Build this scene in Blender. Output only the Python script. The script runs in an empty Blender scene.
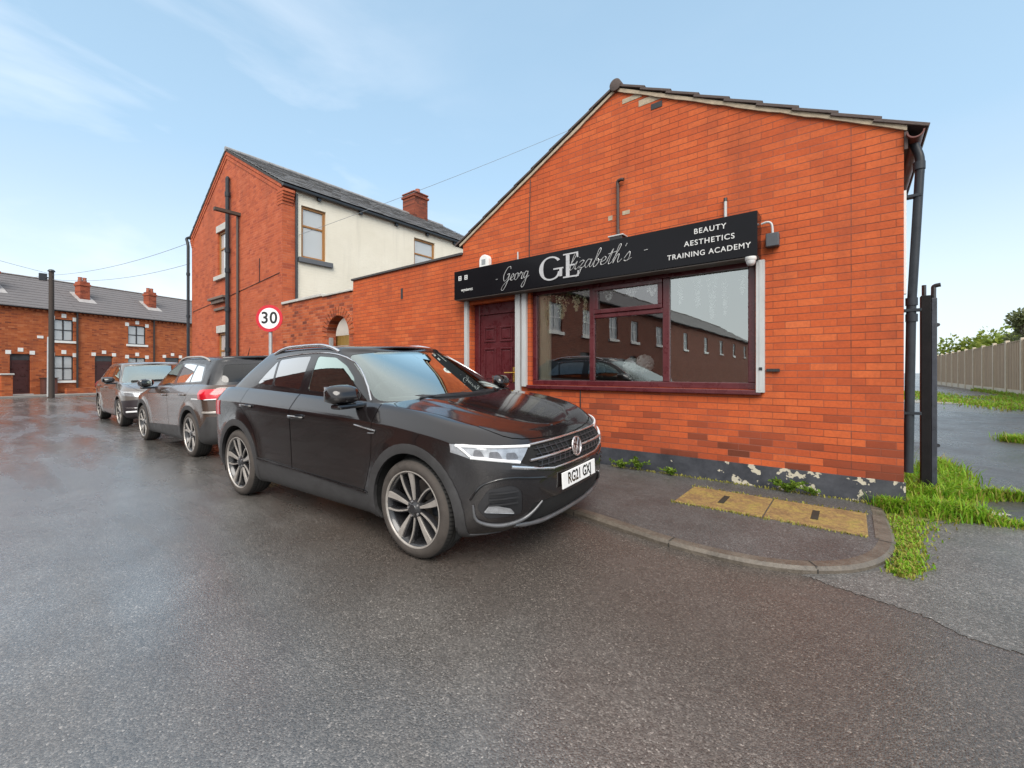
import bpy, bmesh, math, random
from math import sin, cos, pi, radians, sqrt, atan2, hypot
from mathutils import Vector, Matrix, noise
from mathutils.bvhtree import BVHTree

scene = bpy.context.scene
COL = scene.collection
random.seed(7)

# ------------------------------------------------------------------ camera
YAW = radians(38.3); CAM_H = 1.28; FPX = 431.0
cam_d = bpy.data.cameras.new("camera"); cam = bpy.data.objects.new("camera", cam_d)
COL.objects.link(cam)
cam_d.sensor_width = 36.0; cam_d.lens = FPX/1024*36.0
cam_d.shift_y = -12.0/1024
cam_d.clip_start = 0.05; cam_d.clip_end = 3000
cam.location = (0, 0, CAM_H); cam.rotation_euler = (radians(90), 0, YAW)
scene.camera = cam

# ------------------------------------------------------------------ world
SUN_EL, SUN_AZ = radians(44), radians(136)      # azimuth clockwise from +Y (seen from above)
w = bpy.data.worlds.new("World"); scene.world = w; w.use_nodes = True
nt = w.node_tree; nt.nodes.clear()
def N(nt, typ, **kw):
    n = nt.nodes.new(typ)
    for k, v in kw.items():
        if k == 'inp':
            for kk, vv in v.items(): n.inputs[kk].default_value = vv
        else: setattr(n, k, v)
    return n
L = lambda nt, a, b: nt.links.new(a, b)
def mixc(nt, fac, a, b, blend='MIX'):
    m = N(nt, 'ShaderNodeMix', data_type='RGBA', blend_type=blend)
    for sock, v in ((m.inputs[0], fac), (m.inputs[6], a), (m.inputs[7], b)):
        if hasattr(v, 'is_output'): L(nt, v, sock)
        elif isinstance(v, (int, float)): sock.default_value = v
        else: sock.default_value = (*v[:3], 1)
    return m.outputs[2]
def mth(nt, op, a, b=None, clamp=False):
    m = N(nt, 'ShaderNodeMath', operation=op, use_clamp=clamp)
    for i, v in enumerate((a, b)):
        if v is None: continue
        if hasattr(v, 'is_output'): L(nt, v, m.inputs[i])
        else: m.inputs[i].default_value = v
    return m.outputs[0]
def ramp(nt, fac, stops, interp='LINEAR'):
    r = N(nt, 'ShaderNodeValToRGB'); r.color_ramp.interpolation = interp
    el = r.color_ramp.elements
    while len(el) < len(stops): el.new(0.5)
    for e, (p, c) in zip(el, stops):
        e.position = p; e.color = (*c, 1) if isinstance(c, (tuple, list)) else (c, c, c, 1)
    L(nt, fac, r.inputs[0]); return r.outputs[0]
def noise_tex(nt, vec, scale, detail=4, rough=0.55, dist=0.0):
    n = N(nt, 'ShaderNodeTexNoise', inp={'Scale': scale, 'Detail': detail, 'Roughness': rough, 'Distortion': dist})
    if vec is not None: L(nt, vec, n.inputs['Vector'])
    return n.outputs['Fac']
tc = N(nt, 'ShaderNodeTexCoord')
sky = N(nt, 'ShaderNodeTexSky', sky_type='NISHITA', sun_disc=False, sun_elevation=SUN_EL, sun_rotation=SUN_AZ,
        air_density=1.0, dust_density=1.5, ozone_density=1.6, altitude=50)
sep = N(nt, 'ShaderNodeSeparateXYZ'); L(nt, tc.outputs['Generated'], sep.inputs[0])
# thin high cloud: a plane-projected noise so that streaks stretch to the horizon, plus a milky veil
zc = mth(nt, 'ADD', mth(nt, 'MAXIMUM', sep.outputs[2], 0.0), 0.22)
px = mth(nt, 'DIVIDE', sep.outputs[0], zc); py = mth(nt, 'DIVIDE', sep.outputs[1], zc)
cv = N(nt, 'ShaderNodeCombineXYZ'); L(nt, px, cv.inputs[0]); L(nt, py, cv.inputs[1])
mp = N(nt, 'ShaderNodeMapping', inp={'Scale': (1.5, 1.5, 4.6), 'Rotation': (radians(14), radians(-16), 0), 'Location': (1.7, 0.4, 0.25)})
L(nt, tc.outputs['Generated'], mp.inputs[0])
cn = noise_tex(nt, mp.outputs[0], 1.25, 8, 0.52, 0.35)
cm = ramp(nt, cn, [(0.47, 0.0), (0.58, 0.24), (0.75, 0.55)])
# clouds thin out towards the right-hand side of the street
sd_n = N(nt, 'ShaderNodeMapRange', interpolation_type='SMOOTHSTEP', inp={'From Min': -.52, 'From Max': -.88, 'To Min': .06, 'To Max': 1.}); L(nt, sep.outputs[0], sd_n.inputs[0]); side = sd_n.outputs[0]
cm = mth(nt, 'MULTIPLY', cm, side)
hz = ramp(nt, sep.outputs[2], [(0.0, 0.92), (0.10, 0.82), (0.30, 0.62), (0.66, 0.55), (0.84, 0.85), (1.0, 0.9)])
veil = ramp(nt, sep.outputs[2], [(0.0, (.60, .655, .685)), (.16, (.54, .635, .70)), (.40, (.375, .55, .69)), (.68, (.345, .52, .67)), (.84, (.74, .76, .77)), (1.0, (.84, .84, .83))])  # overhead, out of view, whitened to make the light more neutral
veil = mixc(nt, 1.0, veil, (10.0, 10.0, 10.0), 'MULTIPLY')
c0 = mixc(nt, hz, sky.outputs[0], veil)
bk = N(nt, 'ShaderNodeMapRange', interpolation_type='SMOOTHSTEP', inp={'From Min': .02, 'From Max': -.40, 'To Min': 0., 'To Max': .85}); L(nt, sep.outputs[1], bk.inputs[0])
c0 = mixc(nt, bk.outputs[0], c0, (7.3, 7.5, 7.6))       # unseen sky behind the camera whitened for neutral light and paler reflections
c1 = mixc(nt, cm, c0, (7.6, 7.7, 8.0))
bg = N(nt, 'ShaderNodeBackground'); L(nt, c1, bg.inputs[0]); bg.inputs[1].default_value = 0.098
wo = N(nt, 'ShaderNodeOutputWorld'); L(nt, bg.outputs[0], wo.inputs[0])

# ------------------------------------------------------------------ sun (soft: veiled by thin cloud)
sd = bpy.data.lights.new("sun", 'SUN'); sd.energy = 2.3; sd.angle = radians(45); sd.color = (1.0, 0.95, 0.88)
so = bpy.data.objects.new("sun", sd); COL.objects.link(so)
sdir = Vector((sin(SUN_AZ)*cos(SUN_EL), cos(SUN_AZ)*cos(SUN_EL), sin(SUN_EL)))
so.rotation_euler = (-sdir).to_track_quat('-Z', 'Y').to_euler(); so.location = sdir*60

vs = scene.view_settings
vs.view_transform = 'Standard'; vs.look = 'None'; vs.gamma = 1.0; vs.use_curve_mapping = False
vs.exposure = 0.85
scene.cycles.use_denoising = True
scene.cycles.max_bounces = 8; scene.cycles.transparent_max_bounces = 12
scene.cycles.caustics_reflective = False; scene.cycles.caustics_refractive = False

# ------------------------------------------------------------------ materials
def new_mat(name):
    m = bpy.data.materials.new(name); m.use_nodes = True
    nt = m.node_tree; b = nt.nodes['Principled BSDF']
    return m, nt, b
def setp(b, **kw):
    al = dict(rough='Roughness', metal='Metallic', coat='Coat Weight', coatr='Coat Roughness', spec='Specular IOR Level', emit='Emission Strength', trans='Transmission Weight', ior='IOR', sss='Subsurface Weight')
    for k, v in kw.items(): b.inputs[al[k]].default_value = v
_mc = {}
def pm(name, col, rough=.5, metal=0., var=.18, scale=6., bump=0., bscale=None, coat=0., spec=.5, rvar=.12, stretch=(1, 1, 1)):
    """plain painted / plastic / stone surface, never quite even"""
    if name in _mc: return _mc[name]
    m, nt, b = new_mat(name)
    t = N(nt, 'ShaderNodeTexCoord'); mpn = N(nt, 'ShaderNodeMapping', inp={'Scale': stretch}); L(nt, t.outputs['Object'], mpn.inputs[0])
    v = mpn.outputs[0]
    n1 = noise_tex(nt, v, scale, 6, .6); n2 = noise_tex(nt, v, scale*7.3, 3, .6)
    f = mth(nt, 'ADD', mth(nt, 'MULTIPLY', n1, .7), mth(nt, 'MULTIPLY', n2, .3))
    c = ramp(nt, f, [(.3, tuple(x*(1-var) for x in col)), (.7, tuple(min(1, x*(1+var)) for x in col))])
    L(nt, c, b.inputs['Base Color'])
    r = ramp(nt, n1, [(.3, max(.02, rough-rvar)), (.7, min(1, rough+rvar))]); L(nt, r, b.inputs['Roughness'])
    setp(b, metal=metal, coat=coat, spec=spec); b.inputs['Coat Roughness'].default_value = .04
    if bump:
        nb = noise_tex(nt, v, bscale or scale*10, 5, .6)
        bp = N(nt, 'ShaderNodeBump', inp={'Strength': bump, 'Distance': .01}); L(nt, nb, bp.inputs['Height']); L(nt, bp.outputs[0], b.inputs['Normal'])
    _mc[name] = m; return m

def brick_mat(name, axis='x', palette=None, mortar=(.165, .05, .030), bw=.218, bh=.0735, ms=.0048, z0=0., lowdark=True, low=(.2, 1.9), pale=.0, glaze=.55):
    """running-bond brick: every brick its own tone from a palette, burnt bricks thicker in the lower courses"""
    if name in _mc: return _mc[name]
    m, nt, b = new_mat(name)
    t = N(nt, 'ShaderNodeTexCoord'); s = N(nt, 'ShaderNodeSeparateXYZ'); L(nt, t.outputs['Object'], s.inputs[0])
    cb = N(nt, 'ShaderNodeCombineXYZ')
    L(nt, s.outputs[0 if axis == 'x' else 1], cb.inputs[0]); L(nt, mth(nt, 'SUBTRACT', s.outputs[2], z0), cb.inputs[1])
    # slightly wavy courses
    wv = N(nt, 'ShaderNodeTexNoise', inp={'Scale': 1.1, 'Detail': 2}); L(nt, cb.outputs[0], wv.inputs['Vector'])
    vm = N(nt, 'ShaderNodeVectorMath', operation='MULTIPLY_ADD'); L(nt, wv.outputs['Color'], vm.inputs[0]); vm.inputs[1].default_value = (.02, .012, 0); L(nt, cb.outputs[0], vm.inputs[2])
    def brick(c1, c2, mo, bias=0, ms_=ms, sm=.25):
        n = N(nt, 'ShaderNodeTexBrick', offset=.5, squash=1, inp={'Scale': 1, 'Mortar Size': ms_, 'Mortar Smooth': sm, 'Bias': bias, 'Brick Width': bw, 'Row Height': bh})
        n.inputs['Color1'].default_value = (*c1, 1); n.inputs['Color2'].default_value = (*c2, 1); n.inputs['Mortar'].default_value = (*mo, 1)
        L(nt, vm.outputs[0], n.inputs['Vector']); return n
    rnd = brick((0, 0, 0), (1, 1, 1), (.5, .5, .5), 0, 0.0, 0)      # per-brick random value
    mk = brick((1, 1, 1), (1, 1, 1), (0, 0, 0)); bed = N(nt, 'ShaderNodeTexBrick', offset=0, squash=1, inp={'Scale': 1, 'Mortar Size': ms, 'Mortar Smooth': .35, 'Bias': 0, 'Brick Width': 900., 'Row Height': bh})
    bed.inputs['Color1'].default_value = bed.inputs['Color2'].default_value = (1, 1, 1, 1); bed.inputs['Mortar'].default_value = (0, 0, 0, 1); L(nt, vm.outputs[0], bed.inputs['Vector'])
    vis = mth(nt, 'ADD', mth(nt, 'MULTIPLY', mk.outputs['Color'], .5), mth(nt, 'MULTIPLY', bed.outputs['Color'], .5))
    pal = palette or [(.0, (.125, .036, .020)), (.10, (.25, .055, .025)), (.28, (.42, .082, .029)), (.6, (.50, .100, .032)), (.85, (.56, .125, .040)), (1., (.60, .165, .062))]
    # bias towards burnt bricks low down, in drifts
    dn = noise_tex(nt, t.outputs['Object'], .55, 3, .6)
    v = rnd.outputs['Color']
    if lowdark:
        h = N(nt, 'ShaderNodeMapRange', inp={'From Min': low[0], 'From Max': low[1], 'To Min': .24, 'To Max': .0}); L(nt, s.outputs[2], h.inputs[0])
        drift = mth(nt, 'MULTIPLY', mth(nt, 'SUBTRACT', .58, dn), .35)
        off = mth(nt, 'SUBTRACT', mth(nt, 'ADD', .16, drift), mth(nt, 'MULTIPLY', h.outputs[0], 1.0))
        # compress so that the upper wall is evenly red, the lower wall mottled
        k_ = N(nt, 'ShaderNodeMapRange', inp={'From Min': low[0], 'From Max': low[1]+.6, 'To Min': .86, 'To Max': .40}); L(nt, s.outputs[2], k_.inputs[0])
        o2 = N(nt, 'ShaderNodeMapRange', inp={'From Min': low[0], 'From Max': low[1]+.6, 'To Min': .0, 'To Max': .27}); L(nt, s.outputs[2], o2.inputs[0])
        v = mth(nt, 'ADD', mth(nt, 'ADD', mth(nt, 'MULTIPLY', v, k_.outputs[0]), off), o2.outputs[0], True)
    col = ramp(nt, v, pal)
    # grime and colour variation inside each brick
    g1 = noise_tex(nt, t.outputs['Object'], 38, 5, .65); g2 = noise_tex(nt, t.outputs['Object'], 3.1, 6, .62)
    col = mixc(nt, mth(nt, 'MULTIPLY', ramp(nt, g1, [(.40, 0.), (.72, 1.)]), .30), col, (.20, .05, .03))
    col = mixc(nt, mth(nt, 'MULTIPLY', ramp(nt, g2, [(.48, 0.), (.70, 1.)]), .42), col, (.25, .062, .034))
    mps_ = N(nt, 'ShaderNodeMapping', inp={'Scale': (1.6, 1.6, .22)}); L(nt, t.outputs['Object'], mps_.inputs[0]); g3 = noise_tex(nt, mps_.outputs[0], 1.0, 6, .65, .3)
    col = mixc(nt, mth(nt, 'MULTIPLY', ramp(nt, g3, [(.50, 0.), (.70, 1.)]), .38), col, (.17, .05, .03))      # run-off staining
    mcol = mixc(nt, ramp(nt, noise_tex(nt, t.outputs['Object'], 1.3, 4), [(.42, 0.), (.74, .8)]), mortar, tuple(min(1, x*(1.7+pale)+.04) for x in mortar))
    col = mixc(nt, vis, mcol, col)
    L(nt, col, b.inputs['Base Color'])
    L(nt, ramp(nt, g1, [(.3, glaze+.12), (.7, glaze+.35)]), b.inputs['Roughness']); setp(b, spec=.16)
    hb = mth(nt, 'ADD', mth(nt, 'MULTIPLY', mk.outputs['Color'], 1.), mth(nt, 'MULTIPLY', g1, .35))
    hb = mth(nt, 'ADD', hb, mth(nt, 'MULTIPLY', rnd.outputs['Color'], .25))
    bp = N(nt, 'ShaderNodeBump', inp={'Strength': .55, 'Distance': .006}); L(nt, hb, bp.inputs['Height']); L(nt, bp.outputs[0], b.inputs['Normal'])
    _mc[name] = m; return m

def glass_mat(name, tint=(.8, .85, .83), ior=1.5, rough=.0, boost=1.0, body=None, refl=(1, 1, 1)):
    if name in _mc: return _mc[name]
    m = bpy.data.materials.new(name); m.use_nodes = True; nt = m.node_tree; nt.nodes.clear()
    fr = N(nt, 'ShaderNodeFresnel', inp={'IOR': ior})
    tcn = N(nt, 'ShaderNodeTexCoord')
    nz = noise_tex(nt, tcn.outputs['Object'], 2.2, 3)
    bp = N(nt, 'ShaderNodeBump', inp={'Strength': .04, 'Distance': .01}); L(nt, nz, bp.inputs['Height'])
    gl = N(nt, 'ShaderNodeBsdfGlossy', inp={'Roughness': rough}); gl.inputs[0].default_value = (*refl, 1); L(nt, bp.outputs[0], gl.inputs['Normal'])
    tr = N(nt, 'ShaderNodeBsdfTransparent'); tr.inputs[0].default_value = (*tint, 1)
    base = tr.outputs[0]
    if body is not None:
        df = N(nt, 'ShaderNodeBsdfDiffuse'); df.inputs[0].default_value = (*body[:3], 1)
        m0 = N(nt, 'ShaderNodeMixShader'); m0.inputs[0].default_value = body[3]; L(nt, tr.outputs[0], m0.inputs[1]); L(nt, df.outputs[0], m0.inputs[2]); base = m0.outputs[0]
    mx = N(nt, 'ShaderNodeMixShader'); L(nt, mth(nt, 'MULTIPLY', fr.outputs[0], boost, True), mx.inputs[0]); L(nt, base, mx.inputs[1]); L(nt, gl.outputs[0], mx.inputs[2])
    o = N(nt, 'ShaderNodeOutputMaterial'); L(nt, mx.outputs[0], o.inputs[0])
    _mc[name] = m; return m

def asphalt_mat(name, base=(.052, .049, .046), wet=(.22, .5), wetscale=.35, stone=.5, bumpk=.5, brown=.35, wall_refl=None, film=.0):
    """old tarmac after rain: pale chippings in dark binder, damp film with drier drifts"""
    m, nt, b = new_mat(name)
    t = N(nt, 'ShaderNodeTexCoord'); v = t.outputs['Object']
    vo = N(nt, 'ShaderNodeTexVoronoi', inp={'Scale': 150.0, 'Randomness': 1.0}); L(nt, v, vo.inputs['Vector'])
    big = noise_tex(nt, v, wetscale, 6, .6, .6); mid = noise_tex(nt, v, 2.3, 6, .65); fine = noise_tex(nt, v, 90, 4, .7)
    sv = N(nt, 'ShaderNodeSeparateColor'); L(nt, vo.outputs['Color'], sv.inputs[0])
    chip = ramp(nt, sv.outputs[0], [(.0, .42), (.35, .75), (.7, 1.15), (.92, 1.7), (.985, 2.4), (1., 3.8)])
    c = mixc(nt, ramp(nt, mid, [(.35, 0.), (.65, 1.)]), tuple(x*.82 for x in base), tuple(x*1.2 for x in base))
    c = mixc(nt, mth(nt, 'MULTIPLY', ramp(nt, big, [(.4, 0.), (.62, 1.)]), brown), c, (.040, .031, .024))
    if wall_refl:      # wet gutter zone: wall's dark brown reflection painted in, film weakened
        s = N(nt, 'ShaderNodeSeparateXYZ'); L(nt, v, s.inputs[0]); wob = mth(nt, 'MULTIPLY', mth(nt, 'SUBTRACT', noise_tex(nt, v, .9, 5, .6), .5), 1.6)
        a = N(nt, 'ShaderNodeMapRange', interpolation_type='SMOOTHSTEP', inp={'From Min': wall_refl[0], 'From Max': wall_refl[1], 'To Min': 0., 'To Max': 1.}); L(nt, mth(nt, 'ADD', s.outputs[1], wob), a.inputs[0])
        e = N(nt, 'ShaderNodeMapRange', interpolation_type='SMOOTHSTEP', inp={'From Min': wall_refl[2], 'From Max': wall_refl[3], 'To Min': 0., 'To Max': 1.}); L(nt, mth(nt, 'ADD', s.outputs[0], wob), e.inputs[0])
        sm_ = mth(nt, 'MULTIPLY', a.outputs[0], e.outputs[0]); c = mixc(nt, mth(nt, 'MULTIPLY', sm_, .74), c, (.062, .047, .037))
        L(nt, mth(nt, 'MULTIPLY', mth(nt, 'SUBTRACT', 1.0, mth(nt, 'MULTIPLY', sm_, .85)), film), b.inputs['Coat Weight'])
    chm = N(nt, 'ShaderNodeMix', data_type='RGBA', blend_type='MULTIPLY'); chm.inputs[0].default_value = stone; L(nt, c, chm.inputs[6]); L(nt, chip, chm.inputs[7])
    c = mixc(nt, mth(nt, 'MULTIPLY', ramp(nt, fine, [(.35, 0.), (.7, 1.)]), .4), chm.outputs[2], tuple(x*.55 for x in base))
    L(nt, c, b.inputs['Base Color'])
    rr = mth(nt, 'ADD', mth(nt, 'MULTIPLY', big, .6), mth(nt, 'MULTIPLY', mid, .4))
    L(nt, ramp(nt, rr, [(.36, wet[0]), (.64, wet[1])]), b.inputs['Roughness']); setp(b, spec=.38)
    if not wall_refl: setp(b, coat=film)
    mps = N(nt, 'ShaderNodeMapping', inp={'Scale': (.22, 1.5, 1), 'Rotation': (0, 0, radians(4))}); L(nt, v, mps.inputs[0]); fs_ = noise_tex(nt, mps.outputs[0], 1.5, 5, .6, .4)
    L(nt, ramp(nt, mth(nt, 'ADD', mth(nt, 'MULTIPLY', fs_, .6), mth(nt, 'MULTIPLY', big, .4)), [(.40, .07), (.50, .20), (.62, .42)]), b.inputs['Coat Roughness']); b.inputs['Coat IOR'].default_value = 1.95
    cbp = N(nt, 'ShaderNodeBump', inp={'Strength': bumpk*.28, 'Distance': .006}); L(nt, mth(nt, 'ADD', mth(nt, 'MULTIPLY', fine, .6), mth(nt, 'MULTIPLY', vo.outputs['Distance'], -.6)), cbp.inputs['Height']); L(nt, cbp.outputs[0], b.inputs['Coat Normal'])
    hgt = mth(nt, 'ADD', mth(nt, 'MULTIPLY', vo.outputs['Distance'], -1.0), mth(nt, 'MULTIPLY', fine, .5))
    bp = N(nt, 'ShaderNodeBump', inp={'Strength': bumpk, 'Distance': .006}); L(nt, hgt, bp.inputs['Height']); L(nt, bp.outputs[0], b.inputs['Normal'])
    return m

# ------------------------------------------------------------------ mesh helpers
class MB:
    def __init__(self): self.bm = bmesh.new()
    def _v(self, pts): return [self.bm.verts.new(p) for p in pts]
    def face(self, pts):
        try: return self.bm.faces.new(self._v(pts))
        except ValueError: return None
    def box(self, x0, x1, y0, y1, z0, z1, M=None):
        p = [(x0, y0, z0), (x1, y0, z0), (x1, y1, z0), (x0, y1, z0), (x0, y0, z1), (x1, y0, z1), (x1, y1, z1), (x0, y1, z1)]
        if M is not None: p = [M @ Vector(q) for q in p]
        v = self._v(p)
        for f in ((0, 3, 2, 1), (4, 5, 6, 7), (0, 1, 5, 4), (1, 2, 6, 5), (2, 3, 7, 6), (3, 0, 4, 7)): self.bm.faces.new([v[i] for i in f])
        return self
    def prism(self, poly, axis, a, b):
        """poly: 2D outline; axis 'y' -> (x,z), 'x' -> (y,z), 'z' -> (x,y)"""
        def P(p, t): return (p[0], t, p[1]) if axis == 'y' else (t, p[0], p[1]) if axis == 'x' else (p[0], p[1], t)
        v0 = self._v([P(p, a) for p in poly]); v1 = self._v([P(p, b) for p in poly]); n = len(poly)
        self.bm.faces.new(v0); self.bm.faces.new(list(reversed(v1)))
        for i in range(n): self.bm.faces.new((v0[i], v1[i], v1[(i+1) % n], v0[(i+1) % n]))
        return self
    def tube(self, pts, r, n=8, closed=False, cap=True):
        pts = [Vector(p) for p in pts]; rings = []
        R = r if isinstance(r, (list, tuple)) else [r]*len(pts)
        prev = None
        for i, p in enumerate(pts):
            a = pts[i-1] if (i > 0 or closed) else p; c = pts[(i+1) % len(pts)] if (i < len(pts)-1 or closed) else p
            t = (c-a).normalized() if (c-a).length > 1e-9 else Vector((0, 0, 1))
            if prev is None:
                up = Vector((0, 0, 1)) if abs(t.z) < .95 else Vector((1, 0, 0)); u = t.cross(up).normalized()
            else:
                u = prev-t*prev.dot(t); u = u.normalized() if u.length > 1e-6 else t.orthogonal().normalized()
            prev = u; w_ = t.cross(u)
            rings.append(self._v([p+(u*cos(2*pi*k/n)+w_*sin(2*pi*k/n))*R[i] for k in range(n)]))
        m = len(rings)
        for i in range(m if closed else m-1):
            a, b = rings[i], rings[(i+1) % m]
            for k in range(n): self.bm.faces.new((a[k], a[(k+1) % n], b[(k+1) % n], b[k]))
        if cap and not closed:
            self.bm.faces.new(list(reversed(rings[0]))); self.bm.faces.new(rings[-1])
        return self
    def lathe(self, prof, axis='y', n=32, c=(0, 0, 0)):
        """prof: (radius, along) pairs, spun about the axis"""
        rings = []
        for r, a in prof:
            pts = []
            for k in range(n):
                t = 2*pi*k/n
                if axis == 'y': p = (r*cos(t), a, r*sin(t))
                elif axis == 'z': p = (r*cos(t), r*sin(t), a)
                else: p = (a, r*cos(t), r*sin(t))
                pts.append((p[0]+c[0], p[1]+c[1], p[2]+c[2]))
            rings.append(self._v(pts))
        for a, b in zip(rings, rings[1:]):
            for k in range(n): self.bm.faces.new((a[k], a[(k+1) % n], b[(k+1) % n], b[k]))
        return self
    def build(self, name, mat, parent=None, smooth=None, bevel=0., world=True, merge=0.):
        bm = self.bm
        if merge: bmesh.ops.remove_doubles(bm, verts=bm.verts, dist=merge)
        bmesh.ops.recalc_face_normals(bm, faces=bm.faces)
        return link(name, bm, mat, parent, smooth, bevel, world)
def link(name, bm, mat, parent=None, smooth=None, bevel=0., world=True):
    me = bpy.data.meshes.new(name); bm.to_mesh(me); bm.free()
    o = bpy.data.objects.new(name, me); COL.objects.link(o)
    for m in (mat if isinstance(mat, (list, tuple)) else [mat]): me.materials.append(m)
    if bevel:
        md = o.modifiers.new("bevel", 'BEVEL'); md.width = bevel; md.segments = 2; md.limit_method = 'ANGLE'; md.angle_limit = radians(40)
    if smooth is not None:
        for p in me.polygons: p.use_smooth = True
        me.set_sharp_from_angle(angle=radians(smooth))
    if parent is not None:
        o.parent = parent
        if world: o.matrix_parent_inverse = parent_matrix(parent).inverted()
    return o
def parent_matrix(o):
    M = o.matrix_parent_inverse @ Matrix.LocRotScale(o.location, o.rotation_euler, o.scale)
    return parent_matrix(o.parent) @ M if o.parent else M
def tag(o, label=None, cat=None, group=None, kind=None):
    if label: o["label"] = label
    if cat: o["category"] = cat
    if group: o["group"] = group
    if kind: o["kind"] = kind
    return o
def thing(name, label, cat, loc=(0, 0, 0), rz=0., group=None):
    o = bpy.data.objects.new(name, None); COL.objects.link(o); o.location = loc; o.rotation_euler = (0, 0, rz); o.empty_display_size = .2
    return tag(o, label, cat, group)
def catmull(pts, n=8, closed=False):
    pts = [Vector(p) for p in pts]; out = []; m = len(pts)
    for i in range(m if closed else m-1):
        p0 = pts[i-1] if (i > 0 or closed) else pts[i]; p1 = pts[i]; p2 = pts[(i+1) % m]; p3 = pts[(i+2) % m] if (i+2 < m or closed) else p2
        for k in range(n):
            t = k/n; out.append(.5*((2*p1)+(p2-p0)*t+(2*p0-5*p1+4*p2-p3)*t*t+(3*p1-p0-3*p2+p3)*t**3))
    if not closed: out.append(pts[-1])
    return out
def text_mesh(s, size, align='CENTER', depth=.004, spacing=1.0, bold=0.):
    cu = bpy.data.curves.new("text", 'FONT'); cu.body = s; cu.size = size; cu.align_x = align; cu.align_y = 'CENTER'; cu.extrude = depth; cu.space_character = spacing; cu.offset = bold
    o = bpy.data.objects.new("text", cu); COL.objects.link(o)
    dg = bpy.context.evaluated_depsgraph_get(); me = bpy.data.meshes.new_from_object(o.evaluated_get(dg))
    bpy.data.objects.remove(o); bm = bmesh.new(); bm.from_mesh(me); bpy.data.meshes.remove(me); return bm

# ------------------------------------------------------------------ palette of plain materials
M_BLACKPL = pm('black_plastic', (.018, .018, .02), .42, var=.25, scale=9)
M_DARKMETAL = pm('dark_painted_metal', (.022, .025, .03), .36, var=.3, scale=12, bump=.1)
M_PIPE = pm('pipe_grey_black', (.026, .031, .038), .45, var=.25, scale=8, spec=.25)
M_WHITEPVC = pm('white_pvc', (.72, .72, .70), .4, var=.08, scale=4)
M_GREYWHITE = pm('weathered_white_metal', (.44, .45, .45), .45, var=.12, scale=10, stretch=(1, 1, .3))
M_MAROON = pm('maroon_upvc', (.085, .013, .017), .30, var=.2, scale=7, coat=.2)
M_BRASS = pm('brass', (.72, .48, .12), .3, metal=.85, var=.12, scale=20)
M_STONE = pm('painted_stone', (.46, .45, .42), .7, var=.2, scale=9, bump=.3)
M_WHITESTONE = pm('white_painted_stone', (.78, .77, .73), .65, var=.1, scale=5, bump=.2)
M_CONC = pm('concrete', (.27, .255, .23), .8, var=.25, scale=5, bump=.4)
M_WOODF = pm('oak_window_frame', (.30, .135, .032), .45, var=.25, scale=10, stretch=(4, 4, .6))
M_PALEGLASS = glass_mat('house_window_glass', (.88, .9, .9), 1.5, boost=1.3, body=(.70, .72, .72, .62))
M_CURTAIN = pm('net_curtain', (.86, .87, .86), .8, var=.12, scale=3, stretch=(6, 6, .3))
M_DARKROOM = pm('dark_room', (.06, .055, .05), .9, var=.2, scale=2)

# ================================================================== THE SETTING
def zg(x, y):
    """ground height: level street, the alley on the right climbs gently away"""
    k = min(1, max(0, (x-.05)/.35)); t = min(1, max(0, (y-6)/10)); return .4*k*t
def sheet(name, xs, ys, mat, dz=0.):
    bm = bmesh.new(); g = [[bm.verts.new((x, y, zg(x, y)+dz)) for x in xs] for y in ys]
    for j in range(len(ys)-1):
        for i in range(len(xs)-1): bm.faces.new((g[j][i], g[j][i+1], g[j+1][i+1], g[j+1][i]))
    o = link(name, bm, mat); return tag(o, kind='structure')
def flat_poly(name, poly, z, mat):
    from mathutils.geometry import tessellate_polygon
    bm = bmesh.new(); vs_ = [bm.verts.new((x, y, z)) for x, y in poly]
    for t3 in tessellate_polygon([[Vector((x, y, 0)) for x, y in poly]]):
        try: f = bm.faces.new([vs_[i] for i in t3])
        except ValueError: continue
        f.normal_update()
        if f.normal.z < 0: f.normal_flip()
    return tag(link(name, bm, mat), kind='structure')
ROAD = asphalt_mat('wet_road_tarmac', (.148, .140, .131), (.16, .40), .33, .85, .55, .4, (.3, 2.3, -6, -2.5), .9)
APRON = asphalt_mat('worn_grey_tarmac', (.122, .117, .110), (.26, .55), 1.4, .85, .5, .15)
ALLEY = asphalt_mat('alley_tarmac', (.066, .064, .061), (.16, .5), .9, .7, .6, .35, None, .12)
PAVE = asphalt_mat('footway_tarmac', (.088, .086, .084), (.34, .6), .8, .7, .5, .2, None, .05)
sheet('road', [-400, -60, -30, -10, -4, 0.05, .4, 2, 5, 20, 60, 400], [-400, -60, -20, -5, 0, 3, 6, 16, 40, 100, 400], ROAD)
# alley tarmac begins behind the grass line
sheet('alley', [.42, 1.2, 2.2, 3.3, 4.45], [5.45, 6, 9, 12, 14.5], ALLEY, .004)
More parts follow.
